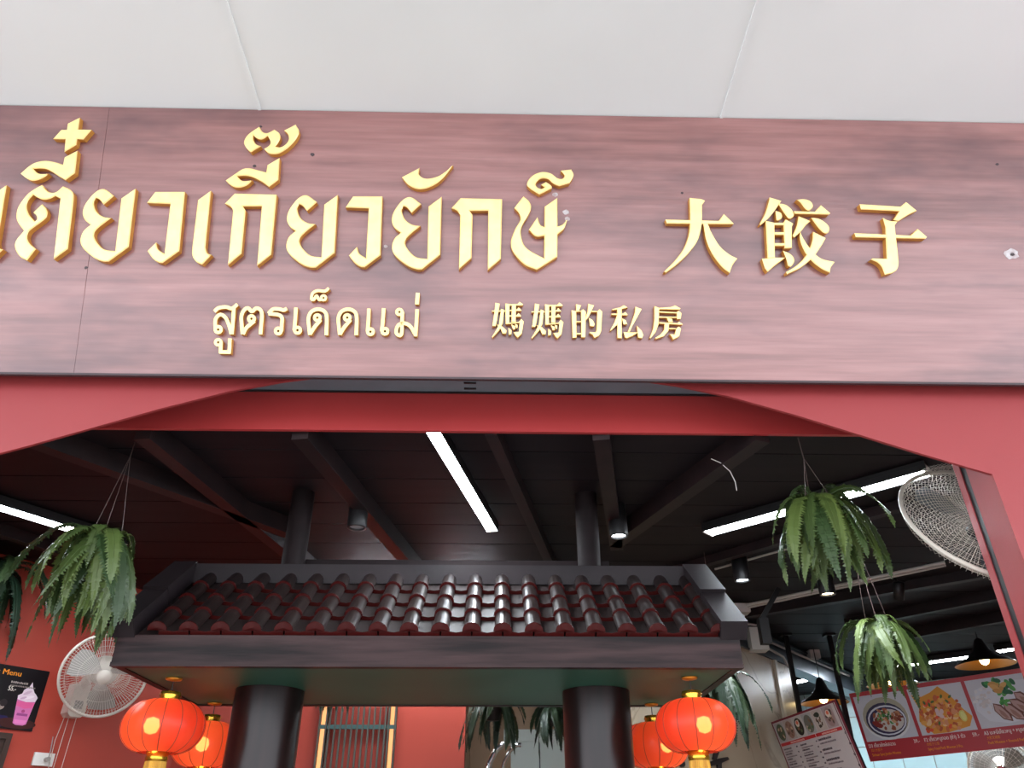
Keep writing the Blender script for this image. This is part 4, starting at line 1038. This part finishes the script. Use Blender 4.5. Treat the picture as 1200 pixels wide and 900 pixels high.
for i in range(4):
    P = Print(Q[0], U, D, N); u0 = px0 + i * pw; v0 = 0.022; u1 = u0 + fw_; v1 = v0 + fh_; cu, cv = (u0 + u1) / 2, (v0 + v1) / 2
    food_base(P, u0, v0, u1, v1)
    clampu = lambda x: max(u0 + .002, min(u1 - .002, x))
    if i == 0:
        cv += .008
        P.ell(cu, cv + .003, .122, .108, C8(224, 224, 230)); P.ell(cu, cv - .004, .118, .102, C8(176, 168, 152)); P.ell(cu, cv + .010, .106, .088, C8(64, 60, 84)); P.ell(cu + .004, cv + .012, .100, .076, C8(216, 218, 230)); P.ell(cu + .004, cv + .013, .092, .068, C8(62, 54, 88))
        P.ell(cu + .012, cv + .014, .080, .058, C8(206, 200, 196))
        for q in range(46):
            a = rr.uniform(0, 6.28); r = rr.random() ** .5
            P.ell(cu + .006 + .076 * r * math.cos(a), cv + .008 + .054 * r * math.sin(a), rr.uniform(.008, .016), rr.uniform(.005, .010), rr.choice([C8(150, 84, 62), C8(176, 104, 76), C8(204, 160, 120), C8(128, 62, 52), C8(188, 130, 96)]), rr.uniform(0, 3), 8)
        P.ell(cu - .052, cv + .028, .028, .014, C8(140, 50, 44), .6, 12)
        for q in range(22): P.ell(cu + rr.gauss(0, .016), cv - .004 + rr.gauss(0, .014), .008, .005, rr.choice([C8(74, 132, 70), C8(104, 158, 92), C8(56, 108, 62)]), rr.uniform(0, 3), 7)
    elif i == 1:
        P.poly([(u0 + .012, v0 + .030), (u0 + .06, v0 + .045), (u0 + .11, v0 + .030), (cu + .02, v0 + .005), (cu + .06, v0 + .05), (u1 - .03, v1 - .10), (u1 - .002, v1 - .065), (u1 - .03, v1 - .02), (cu, v1 - .002), (u0 + .06, v1 - .002), (u0 + .01, v1 - .07), (u0 + .03, v0 + .10)], C8(224, 152, 62))
        for q in range(130):
            uu, vv = rr.uniform(u0 + .03, u1 - .035), rr.uniform(v0 + .05, v1 - .015)
            if vv < v0 + .05 + abs(uu - cu) * .4: continue
            P.ell(uu, vv, rr.uniform(.007, .018), rr.uniform(.006, .012), rr.choice([C8(214, 132, 70), C8(232, 168, 88), C8(206, 110, 70), C8(236, 196, 150), C8(190, 92, 56), C8(222, 150, 110), C8(228, 90, 60)]), rr.uniform(0, 3), 8)
        for q in range(9): P.ell(rr.uniform(u0 + .05, u1 - .06), rr.uniform(v0 + .05, v1 - .04), .011, .006, C8(86, 110, 58), rr.uniform(0, 3), 7)
        for q in range(4): P.ell(cu + rr.gauss(0, .02), cv + .02 + rr.gauss(0, .012), .014, .010, C8(226, 196, 196), rr.uniform(0, 3), 9)
        P.ell(u1 - .045, cv + .045, .017, .028, C8(216, 208, 118), -.1, 16); P.ell(u1 - .043, cv + .045, .012, .022, C8(228, 222, 146), -.1, 16)
    else:
        P.poly([(u0 + .01, cv + .03), (u0 + .05, cv + .085), (cu, v1 - .012), (u1 - .002, v1 - .03), (u1 - .002, v0 + .03), (cu, v0 + .02), (u0 + .03, v0 + .05)], C8(218, 218, 228))
        for q in range(40): P.ell(clampu(u0 + .055 + rr.gauss(0, .020)), cv - .01 + rr.gauss(0, .026), .010, .007, rr.choice([C8(226, 222, 226), C8(204, 200, 206), C8(214, 204, 206)]), rr.uniform(0, 3), 7)
        for q in range(26): P.ell(clampu(cu + .02 + rr.gauss(0, .030)), v0 + .048 + rr.gauss(0, .016), .018, .011, rr.choice([C8(46, 104, 72), C8(70, 146, 82), C8(30, 82, 66), C8(150, 196, 96), C8(94, 164, 92)]), rr.uniform(0, 3), 8)
        for su, sv, eu, ev, hw in ((.74, .36, 1.0, .62, .10), (.62, .48, .99, .82, .11), (.50, .54, .80, .93, .105), (.34, .52, .58, .92, .10)):
            a = V((u0 + fw_ * su, v0 + fh_ * sv)); b = V((u0 + fw_ * eu - .004, v0 + fh_ * ev)); d = b - a; nn_ = V((-d.y, d.x)).normalized() * fh_ * hw; mid = (a + b) / 2 + nn_ * .35
            lim = lambda p_: (min(p_.x, u1 - .001), p_.y)
            P.poly([lim(a), lim(a + d * .25 + nn_ * 1.0), lim(a + d * .7 + nn_ * 1.05), lim(b), lim(a + d * .75 - nn_ * .9), lim(a + d * .25 - nn_ * .95)], C8(112, 70, 62))
            P.poly([lim(a + d * .05), lim(a + d * .27 + nn_ * .82), lim(a + d * .68 + nn_ * .85), lim(a + d * .92), lim(a + d * .7 - nn_ * .55), lim(a + d * .28 - nn_ * .6)], C8(186, 152, 148))
            P.poly([lim(a + d * .3 + nn_ * .1), lim(a + d * .5 + nn_ * .6), lim(a + d * .75 + nn_ * .5), lim(a + d * .8), lim(a + d * .5 - nn_ * .2)], C8(160, 118, 110))
        for q in range(7): P.ell(cu + .002 + rr.gauss(0, .016), v0 + .062 + rr.gauss(0, .016), .020, .012, rr.choice([C8(222, 176, 110), C8(206, 154, 92)]), rr.uniform(-.6, .6), 9)
        for q in range(8): P.ell(cu + .016 + rr.gauss(0, .014), cv + .002 + rr.gauss(0, .010), .012, .007, rr.choice([C8(60, 134, 66), C8(86, 160, 80)]), rr.uniform(0, 3), 7)
    P.build('dish_photo', menu)
T = Print(Q[0], U, D, N); wh = C8(236, 216, 214); ye = C8(236, 150, 40)
tv = 0.022 + fh_
rows = [('D3 เกี๊ยวยักษ์เสฉวน', .14, '39.-', '四川大餃子', .06, 'Sichuan Spicy Jumbo Wonton', .15), ('F2 เกี๊ยวหมูทอด (ซ่า) 3 ตัว', .20, '59.-', '炸餃子三個', .06, 'Spicy Fried Pork Wonton 3 Pcs.', .17), ('A3 บะหมี่เกี๊ยวหมู + หมูแดง', .20, '69.-', '大餃叉燒麵', .06, 'Pork Wonton + Roasted Pork Egg', .19)]
for i, (th, tw, pr_, cj, cw, en, ew) in enumerate(rows):
    u0 = px0 + i * pw + .002
    T.text(th, u0, tv + .030, .026, wh, tw, .0012); T.text(pr_, u0 + fw_ - .036, tv + .030, .026, wh, .030, .0012)
    T.text(cj, u0 + .006, tv + .050, .017, ye, cw); T.text(en, u0 + .004, tv + .073, .019, ye, ew, .0008)
T.build('menu_lettering', menu)
# thin rods that hold the board
for uu in (pw * 3.75,):
    a = Q[0] + U * uu - N * .006
    k = MB(); k.bar(a, V((a.x, a.y, CEIL + .03)), .012, .012); k.build('hanging_rod', MT['black'], menu)

# ---- smaller leaning menu with six dish photos
hd, tl = rad(-84.76), rad(14.14)
U = V((math.cos(hd), math.sin(hd), 0)); hz = V((-U.y, U.x, 0)); D = V((0, 0, -1)) * math.cos(tl) + hz * math.sin(tl); N = D.cross(U).normalized()
O = atd(903.5, 846.5, 4.2 * MS); w2, h2 = 0.749, 0.40; U = U * MS; D = D * MS; N.normalize()
if N.dot(EYE - O) < 0: N = -N
m2 = thing('list_menu', 'leaning menu sheet of small dish photos over printed price columns, left of the red menu', 'menu', O)
slab(O, U, D, N, w2, h2, .012, MT['black'], 'board', m2)
P = Print(O, U, D, N); P.rect(0, 0, w2, h2, C8(122, 34, 52)); P.rect(.012, .010, w2 - .02, h2 - .012, C8(196, 184, 186)); P.rect(w2 - .035, 0, w2 - .028, h2, C8(90, 30, 40))
cw_ = (w2 - .075) / 6; rr = random.Random(9)
DK = [C8(84, 92, 70), C8(150, 116, 104), C8(44, 38, 34), C8(112, 108, 100), C8(190, 176, 170), C8(158, 128, 128)]
for i in range(6):
    u0 = .022 + i * cw_; u1 = u0 + cw_ - .007; P.rect(u0, .014, u1, .108, [C8(176, 170, 172), C8(182, 166, 162), C8(190, 184, 180), C8(168, 166, 166), C8(186, 170, 164), C8(172, 152, 154)][i])
    P.ell((u0 + u1) / 2, .062, cw_ * .40, .042, DK[i])
    for q in range(9): P.ell((u0 + u1) / 2 + rr.uniform(-.03, .03), .062 + rr.uniform(-.028, .028), .011, .007, rr.choice([C8(132, 96, 74), C8(94, 72, 58), C8(88, 104, 66), C8(204, 180, 150), C8(70, 56, 48)]), rr.uniform(0, 3), 7)
    if i in (2, 5): P.ell((u0 + u1) / 2 - .006, .046, .022, .016, C8(220, 206, 196)); P.ell((u0 + u1) / 2 - .006, .042, .013, .009, C8(222, 112, 84))
    if i == 4: P.ell((u0 + u1) / 2, .036, .024, .012, C8(50, 56, 48))
P.rect(.022, .113, .43, .128, C8(200, 52, 58)); P.rect(.437, .113, w2 - .045, .128, C8(200, 52, 58))
P.scribble(.14, .125, .16, .009, C8(226, 170, 160), rr); P.scribble(.50, .125, .15, .009, C8(226, 170, 160), rr)
for c, (uc, wc) in enumerate(((.03, .16), (.235, .18), (.44, .25))):
    for r in range(9 if c < 2 else 5):
        v = .148 + r * (.025 if c < 2 else .046); hgt = .008 if c < 2 else .011
        P.scribble(uc, v, wc * rr.uniform(.35, .6), hgt, C8(86, 72, 82), rr); P.scribble(uc + .004, v + hgt + .005, wc * rr.uniform(.5, .85), hgt * .75, C8(128, 112, 120), rr); P.scribble(uc + wc - (.005 if c < 2 else -.02), v, .012, hgt, C8(64, 52, 66), rr)
P.build('printed_sheet', m2)
# black steel poles that carry the menus
def pole(top, low, label):
    a = atz(top[0], top[1], CEIL); q = aty(low[0], low[1], a.y)
    t = thing('menu_pole', label, 'pole', (a.x, a.y, q.z), 'black menu poles')
    k = MB(); k.bar((a.x, a.y, q.z), (a.x, a.y, CEIL + .028), .032, .032); k.build('tube', MT['black'], t)
    k = MB(); k.box((a.x - .04, a.y - .04, CEIL + .012), (a.x + .04, a.y + .04, CEIL + .028)); k.build('ceiling_plate', MT['black'], t)
pole((921, 747), (940, 862), 'black pole above the top edge of the leaning menu sheet')
pole((972, 747), (1014, 893), 'black pole between the leaning menu sheet and the red dish menu')

# ---- drink poster on the red wall
O = atp(0, 777.2, WL, WN); TRp = atp(57.8, 787.2, WL, WN); BRp = atp(35, 857.2, WL, WN)
U = V((-WN.y, WN.x, 0)); U = U if U.dot(TRp - O) > 0 else -U
w_vis = (TRp - O).dot(U); hgt = TRp.z - BRp.z; Wd = 0.60
O = TRp - U * Wd + WN * .008; D = V((0, 0, -1))
po = thing('drink_poster', 'black poster with a pink iced drink on the red wall at the left edge', 'poster', O)
slab(O, U, D, WN, Wd, hgt, .008, MT['black'], 'board', po)
P = Print(O, U, D, WN); P.rect(0, 0, Wd, hgt, C8(16, 10, 14)); P.poly([(0, hgt * .78), (Wd - .16, hgt * .80), (Wd - .10, hgt * .96), (0, hgt)], C8(30, 22, 72)); P.ell(Wd - .10, hgt * .90, .11, .028, C8(62, 26, 24))
cu = Wd - .082; vb = hgt * .90
P.ell(Wd - .225, hgt * .66, .035, .022, C8(150, 132, 124)); P.ell(Wd - .26, hgt * .80, .020, .015, C8(196, 188, 192)); P.ell(Wd - .20, hgt * .60, .02, .02, C8(40, 32, 34))
P.poly([(cu - .052, hgt * .50), (cu + .052, hgt * .50), (cu + .037, vb), (cu + .02, vb + .008), (cu - .02, vb + .008), (cu - .037, vb)], C8(206, 112, 168))
P.poly([(cu - .050, hgt * .55), (cu + .050, hgt * .55), (cu + .046, hgt * .63), (cu, hgt * .66), (cu - .046, hgt * .62)], C8(220, 96, 150)); P.poly([(cu - .034, hgt * .84), (cu + .034, hgt * .84), (cu + .028, vb), (cu - .028, vb)], C8(226, 130, 190))
P.poly([(cu - .050, hgt * .52), (cu - .054, hgt * .46), (cu - .034, hgt * .42), (cu - .030, hgt * .36), (cu - .006, hgt * .30), (cu + .004, hgt * .22), (cu + .016, hgt * .31), (cu + .030, hgt * .38), (cu + .046, hgt * .42), (cu + .058, hgt * .46), (cu + .050, hgt * .53), (cu, hgt * .55)], C8(226, 206, 218))
P.ell(cu - .006, hgt * .40, .024, .008, C8(206, 176, 196), -.5); P.ell(cu + .008, hgt * .47, .030, .008, C8(238, 224, 232), -.3); P.ell(cu - .02, hgt * .49, .018, .006, C8(204, 170, 194), -.4)
P.rect(cu - .030, hgt * .735, cu + .030, hgt * .775, C8(150, 70, 128)); P.ell(cu, hgt * .70, .010, .009, C8(168, 70, 120))
P.text('ic Menu', Wd - .30, hgt * .155, .042, C8(238, 150, 40), .145, .002)
rr = random.Random(5); P.scribble(Wd - .195, hgt * .275, .09, .012, C8(170, 158, 150), rr); P.scribble(Wd - .195, hgt * .325, .14, .009, C8(140, 128, 122), rr)
P.text('55.-', Wd - .20, hgt * .40, .036, C8(224, 214, 200), .042, .002)
P.build('printed_sheet', po)
# dark framed board under it
O2 = atp(13, 860, WL, WN); fr = thing('dark_frame', 'dark brown framed board low on the red wall under the poster', 'frame', O2)
k = MB(); 
k.prism([(0, 0), (.5, 0), (.5, .4), (0, .4)], lambda u, v, t: O2 - U * u + D * v + WN * .015 * t, 0, 1); k.build('panel', MT['frame'], fr)
for a, b, c, d in ((0, 0, .5, .03), (0, .03, .03, .4)):
    k = MB(); k.prism([(a, b), (c, b), (c, d), (a, d)], lambda u, v, t: O2 - U * u + D * v + WN * (.015 + .012 * t), 0, 1); k.build('moulding', MT['frame'], fr)

# ================================================================== ROD SCREEN ON THE BACK WALL
ya = YK - .03
xa, xb = aty(378, 855, ya).x, aty(459, 855, ya).x
zr = aty(418, 852, ya).z
scr = thing('rod_screen', 'tall screen of thin rods between two glowing amber strips on the red back wall', 'screen', (xa, ya, 0))
for x in (xa, xb):
    k = MB(); k.box((x - .012, ya - .01, .2), (x + .012, ya + .005, 2.5)); k.build('light_strip', MT['amber'], scr)
    for dx in (-.022, .022):
        k = MB(); k.box((x + dx - .005, ya - .02, .2), (x + dx + .005, ya + .03, 2.5)); k.build('strip_edge', MT['lattice'], scr)
for i in range(11):
    x = xa + .045 + (xb - xa - .09) * i / 10
    k = MB(); k.bar((x, ya - .012, .2), (x, ya - .012, 2.5), .012, .012); k.build('rod', MT['lattice'], scr)
k = MB(); k.box((xa - .03, ya - .012, zr - .013), (xb + .03, ya + .012, zr + .013)); k.build('cross_rail', MT['teal'], scr)
k = MB(); k.box((xa - .03, ya - .012, .2), (xb + .03, ya + .03, .23)); k.build('cross_rail', MT['teal'], scr)

# ================================================================== BRUSH CHARACTERS ON THE MARBLE
MBP = B0 + BN * 0.0
def mpt(px, py): return atp(px, py, B0 + BN * .012, BN)
cal = thing('wall_lettering', 'black brush-style raised character on the marble wall under the right lantern', 'lettering', mpt(846, 885))
def mstroke(pts):
    k = MB(); q = [mpt(*p) for p in pts]; n = len(q); vs = q + [p - BN * .014 for p in q]
    fs = [tuple(range(n)), tuple(range(2 * n - 1, n - 1, -1))] + [(i, i + n, (i + 1) % n + n, (i + 1) % n) for i in range(n)]
    k.add(vs, fs); k.build('brush_stroke', MT['calli'], cal)
mstroke([(829, 876), (838, 872), (844, 868), (846, 873), (843, 879), (834, 880)]); mstroke([(842, 869), (846, 872), (843, 882), (840, 890), (836, 890), (838, 880)])
mstroke([(832, 893), (842, 889), (853, 887), (855, 890), (846, 894), (846, 905), (842, 905), (841, 896), (833, 898)])
dt = thing('wall_lettering', 'small round black dot stroke on the marble wall between the two right lanterns', 'lettering', mpt(800.5, 895.5))
k = MB(); q = [mpt(800.5 + 2.9 * math.cos(6.283 * i / 12), 895.5 + 3.5 * math.sin(6.283 * i / 12)) for i in range(12)]
k.add(q + [p - BN * .014 for p in q], [tuple(range(12)), tuple(range(23, 11, -1))] + [(i, i + 12, (i + 1) % 12 + 12, (i + 1) % 12) for i in range(12)]); k.build('brush_stroke', MT['calli'], dt)

# ================================================================== STEEL BEAM, CONDUITS, BOXES, PENDANTS
beam = thing('steel_beam', 'grey painted steel beam over the marble wall, running back above the kitchen opening', 'beam', B0 + V((0, 0, 2.93)))
k = MB(); c = V((0, 0, 3.02)); a = B0 - BD * 0.9 - BN * .06 + c; b = B0 + BD * 3.4 - BN * .06 + c
k.bar(a, b, .12, .18); k.build('web', MT['steel'], beam)
for z in (2.932, 3.108):
    k = MB(); k.bar(V((a.x, a.y, z)) + BN * .01, V((b.x, b.y, z)) + BN * .01, .14, .012); k.build('flange', MT['steel'], beam)
def conduit(pts, label, r=.011):
    c = thing('conduit', label, 'pipe', pts[0], 'white ceiling conduits'); k = MB(); k.tube(pts, r, 8); k.build('pipe', MT['conduit'], c); return c
bp = lambda s_, z: B0 + BD * s_ + BN * .034 + V((0, 0, z))
conduit([bp(.05, 3.05), bp(1.2, 3.05), bp(2.2, 3.06)], 'thin white conduit along the top of the grey steel beam', .010)
conduit([bp(.05, 3.00), bp(.35, 2.985), bp(.55, 2.97), bp(.62, 2.9)], 'short white conduit bending down the steel beam near the white box', .010)
a = atz(861, 712, 3.07); b = atz(1107, 659, 3.07)
cd_ = (b - a).normalized()
conduit([a + cd_ * .09, b], 'upper white conduit along the ceiling behind the warm spot', .010)
dd = V((.03, .05, 0)); conduit([a + dd + cd_ * .09, b + dd], 'lower of two parallel white ceiling conduits behind the warm spot', .010)
a = atz(838, 667, 3.115); b = atz(955, 634, 3.115); conduit([a, b], 'grey conduit on the ceiling beside the lit spot over the gateway gable', .007)
# white emergency light box and junction boxes
def boxed(name, label, cat, p, sx, sy, sz, m):
    t = thing(name, label, cat, p); k = MB()
    for z0, z1, s0 in ((-sz / 2, sz / 2, 1.0),):
        k.box((p.x - sx / 2, p.y - sy / 2, p.z + z0), (p.x + sx / 2, p.y + sy / 2, p.z + z1))
    k.build('case', m, t); return t
pe = atp(887, 750, B0 + BN * .07, BN)
t = boxed('emergency_light', 'white ribbed plastic light box at the right end of the gateway roof', 'light box', pe, .13, .12, .17, MT['white'])
for i in range(4):
    k = MB(); k.box((pe.x - .066, pe.y - .06 + .03 * i + .006, pe.z - .08), (pe.x - .062, pe.y - .06 + .03 * i + .02, pe.z + .08)); k.build('rib', MT['offwhite'], t)
pj = atz(867, 714, 3.07); boxed('junction_box', 'flat white junction box at the left end of the ceiling conduits', 'box', pj, .12, .10, .06, MT['conduit'])
conduit([pj + V((.02, 0, -.042)), V((pj.x + .03, pj.y + .1, 3.0)), V((pe.x + .01, pe.y, pe.z + .115))], 'white cable dropping from the junction box to the ribbed light box', .010)
pj = atp(953, 766, B0 + BN * .06, BN); boxed('junction_box', 'small white junction box on the steel beam above the cone lamp', 'box', pj, .09, .09, .09, MT['conduit'])
# black track arm
a = atz(912, 690, CEIL - .02); b = atd(893, 725, (a - EYE).dot(-(CAM_ROT @ V((0, 0, 1)))) * .98)
arm = thing('ceiling_arm', 'slanting black steel arm under the ceiling behind the white conduits', 'bracket', a)
k = MB(); k.bar(a, b, .03, .03); k.build('rod', MT['black'], arm)
k = MB(); k.bar(b, b + V((0, 0, -.16)), .06, .06); k.build('foot', MT['black'], arm)
# small black spotlight head
a = atz(1053, 690, CEIL - .10) + V((.03, .06, 0)); sp = thing('track_spot', 'small unlit black track spotlight right of the warm ceiling spot', 'light', a)
k = MB(); k.lathe([(0, -.05), (.032, -.05), (.034, .06), (0, .065)], 16, Matrix.Translation(a) @ Matrix.Rotation(.5, 4, 'X')); k.build('head', MT['black'], sp)
k = MB(); k.tube([a, V((a.x, a.y, CEIL + .03))], .008, 6); k.build('stem', MT['black'], sp)
# loose cable from the rafter
a = atz(845, 545, CEIL - .06); cb = thing('loose_cable', 'thin pale cable looping down from the right ceiling rafter', 'cable', a)
k = MB(); k.tube([V((a.x - .04, a.y, CEIL - .03)), a + V((0, 0, .01)), a + V((.035, 0, -.03)), a + V((.05, 0, -.08)), a + V((.05, 0, -.12))], .0022, 5); k.build('wire', MT['conduit'], cb)
# pendants
def pendant(px, py, d, label, R=.20):
    c = atd(px, py, d); t = thing('cone_pendant', label, 'lamp', c, 'cone lamps above the counter'); M = Matrix.Translation(c)
    k = MB(); k.lathe([(R, .0), (R * .9, .018), (R * .55, .055), (R * .28, .11), (R * .14, .19), (.014, .205)], 32, M); k.build('shade', MT['black'], t)
    k = MB(); k.lathe([(R * .985, .0), (R * .88, .014), (R * .54, .050), (R * .27, .104), (.012, .15)], 32, M); k.build('shade_lining', MT['brass'], t)
    k = MB(); k.lathe([(0, -.005), (.026, .008), (.036, .035), (.026, .062), (.014, .09), (0, .1)], 16, M); k.build('bulb', MT['pend_bulb'], t)
    k = MB(); k.tube([c + V((0, 0, .2)), V((c.x, c.y, CEIL + .03))], .004, 6); k.build('cord', MT['black'], t)
    return t
pendant(1155, 779, 6.1, 'black cone pendant lamp with brass lining over the middle of the red menu', .225)
pendant(1046, 803, 6.6, 'black cone pendant lamp with brass lining behind the fern above the red menu', .215)
pendant(966, 824, 6.42, 'black cone pendant lamp with brass lining just above the leaning menu sheet', .20)
# chrome pipe at the kitchen wall and bent chrome frame by the corridor door
a = atd(1097, 880, 7.0); pp = thing('kitchen_pipe', 'bright steel pipe on the tiled kitchen wall under the red menu', 'pipe', a)
k = MB(); k.tube([V((a.x, a.y, .05)), V((a.x, a.y, 2.2))], .03, 10); k.build('pipe', MT['chrome'], pp)
k = MB(); k.tube([V((a.x - .09, a.y, .05)), V((a.x - .09, a.y, 2.2))], .03, 10); k.build('pipe', MT['black'], pp)
c = [aty(*p, 5.35) for p in ((571, 905), (574, 893), (581, 879), (589, 872))]
ch = thing('steel_stand', 'bent polished steel frame under the dark fern at the end of the red wall', 'stand', (c[0].x, c[0].y, 0))
k = MB(); k.tube([V((c[0].x - .02, c[0].y, 0.0))] + c + [V((c[3].x + .05, c[3].y, c[3].z + .01))], .018, 8); k.build('frame', MT['chrome'], ch)
c2 = [p + V((.09, .05, 0)) for p in c]
k = MB(); k.tube([V((c2[0].x - .02, c2[0].y, 0.0))] + c2 + [V((c2[3].x + .03, c2[3].y, c2[3].z))], .014, 8); k.build('frame', MT['chrome'], ch)
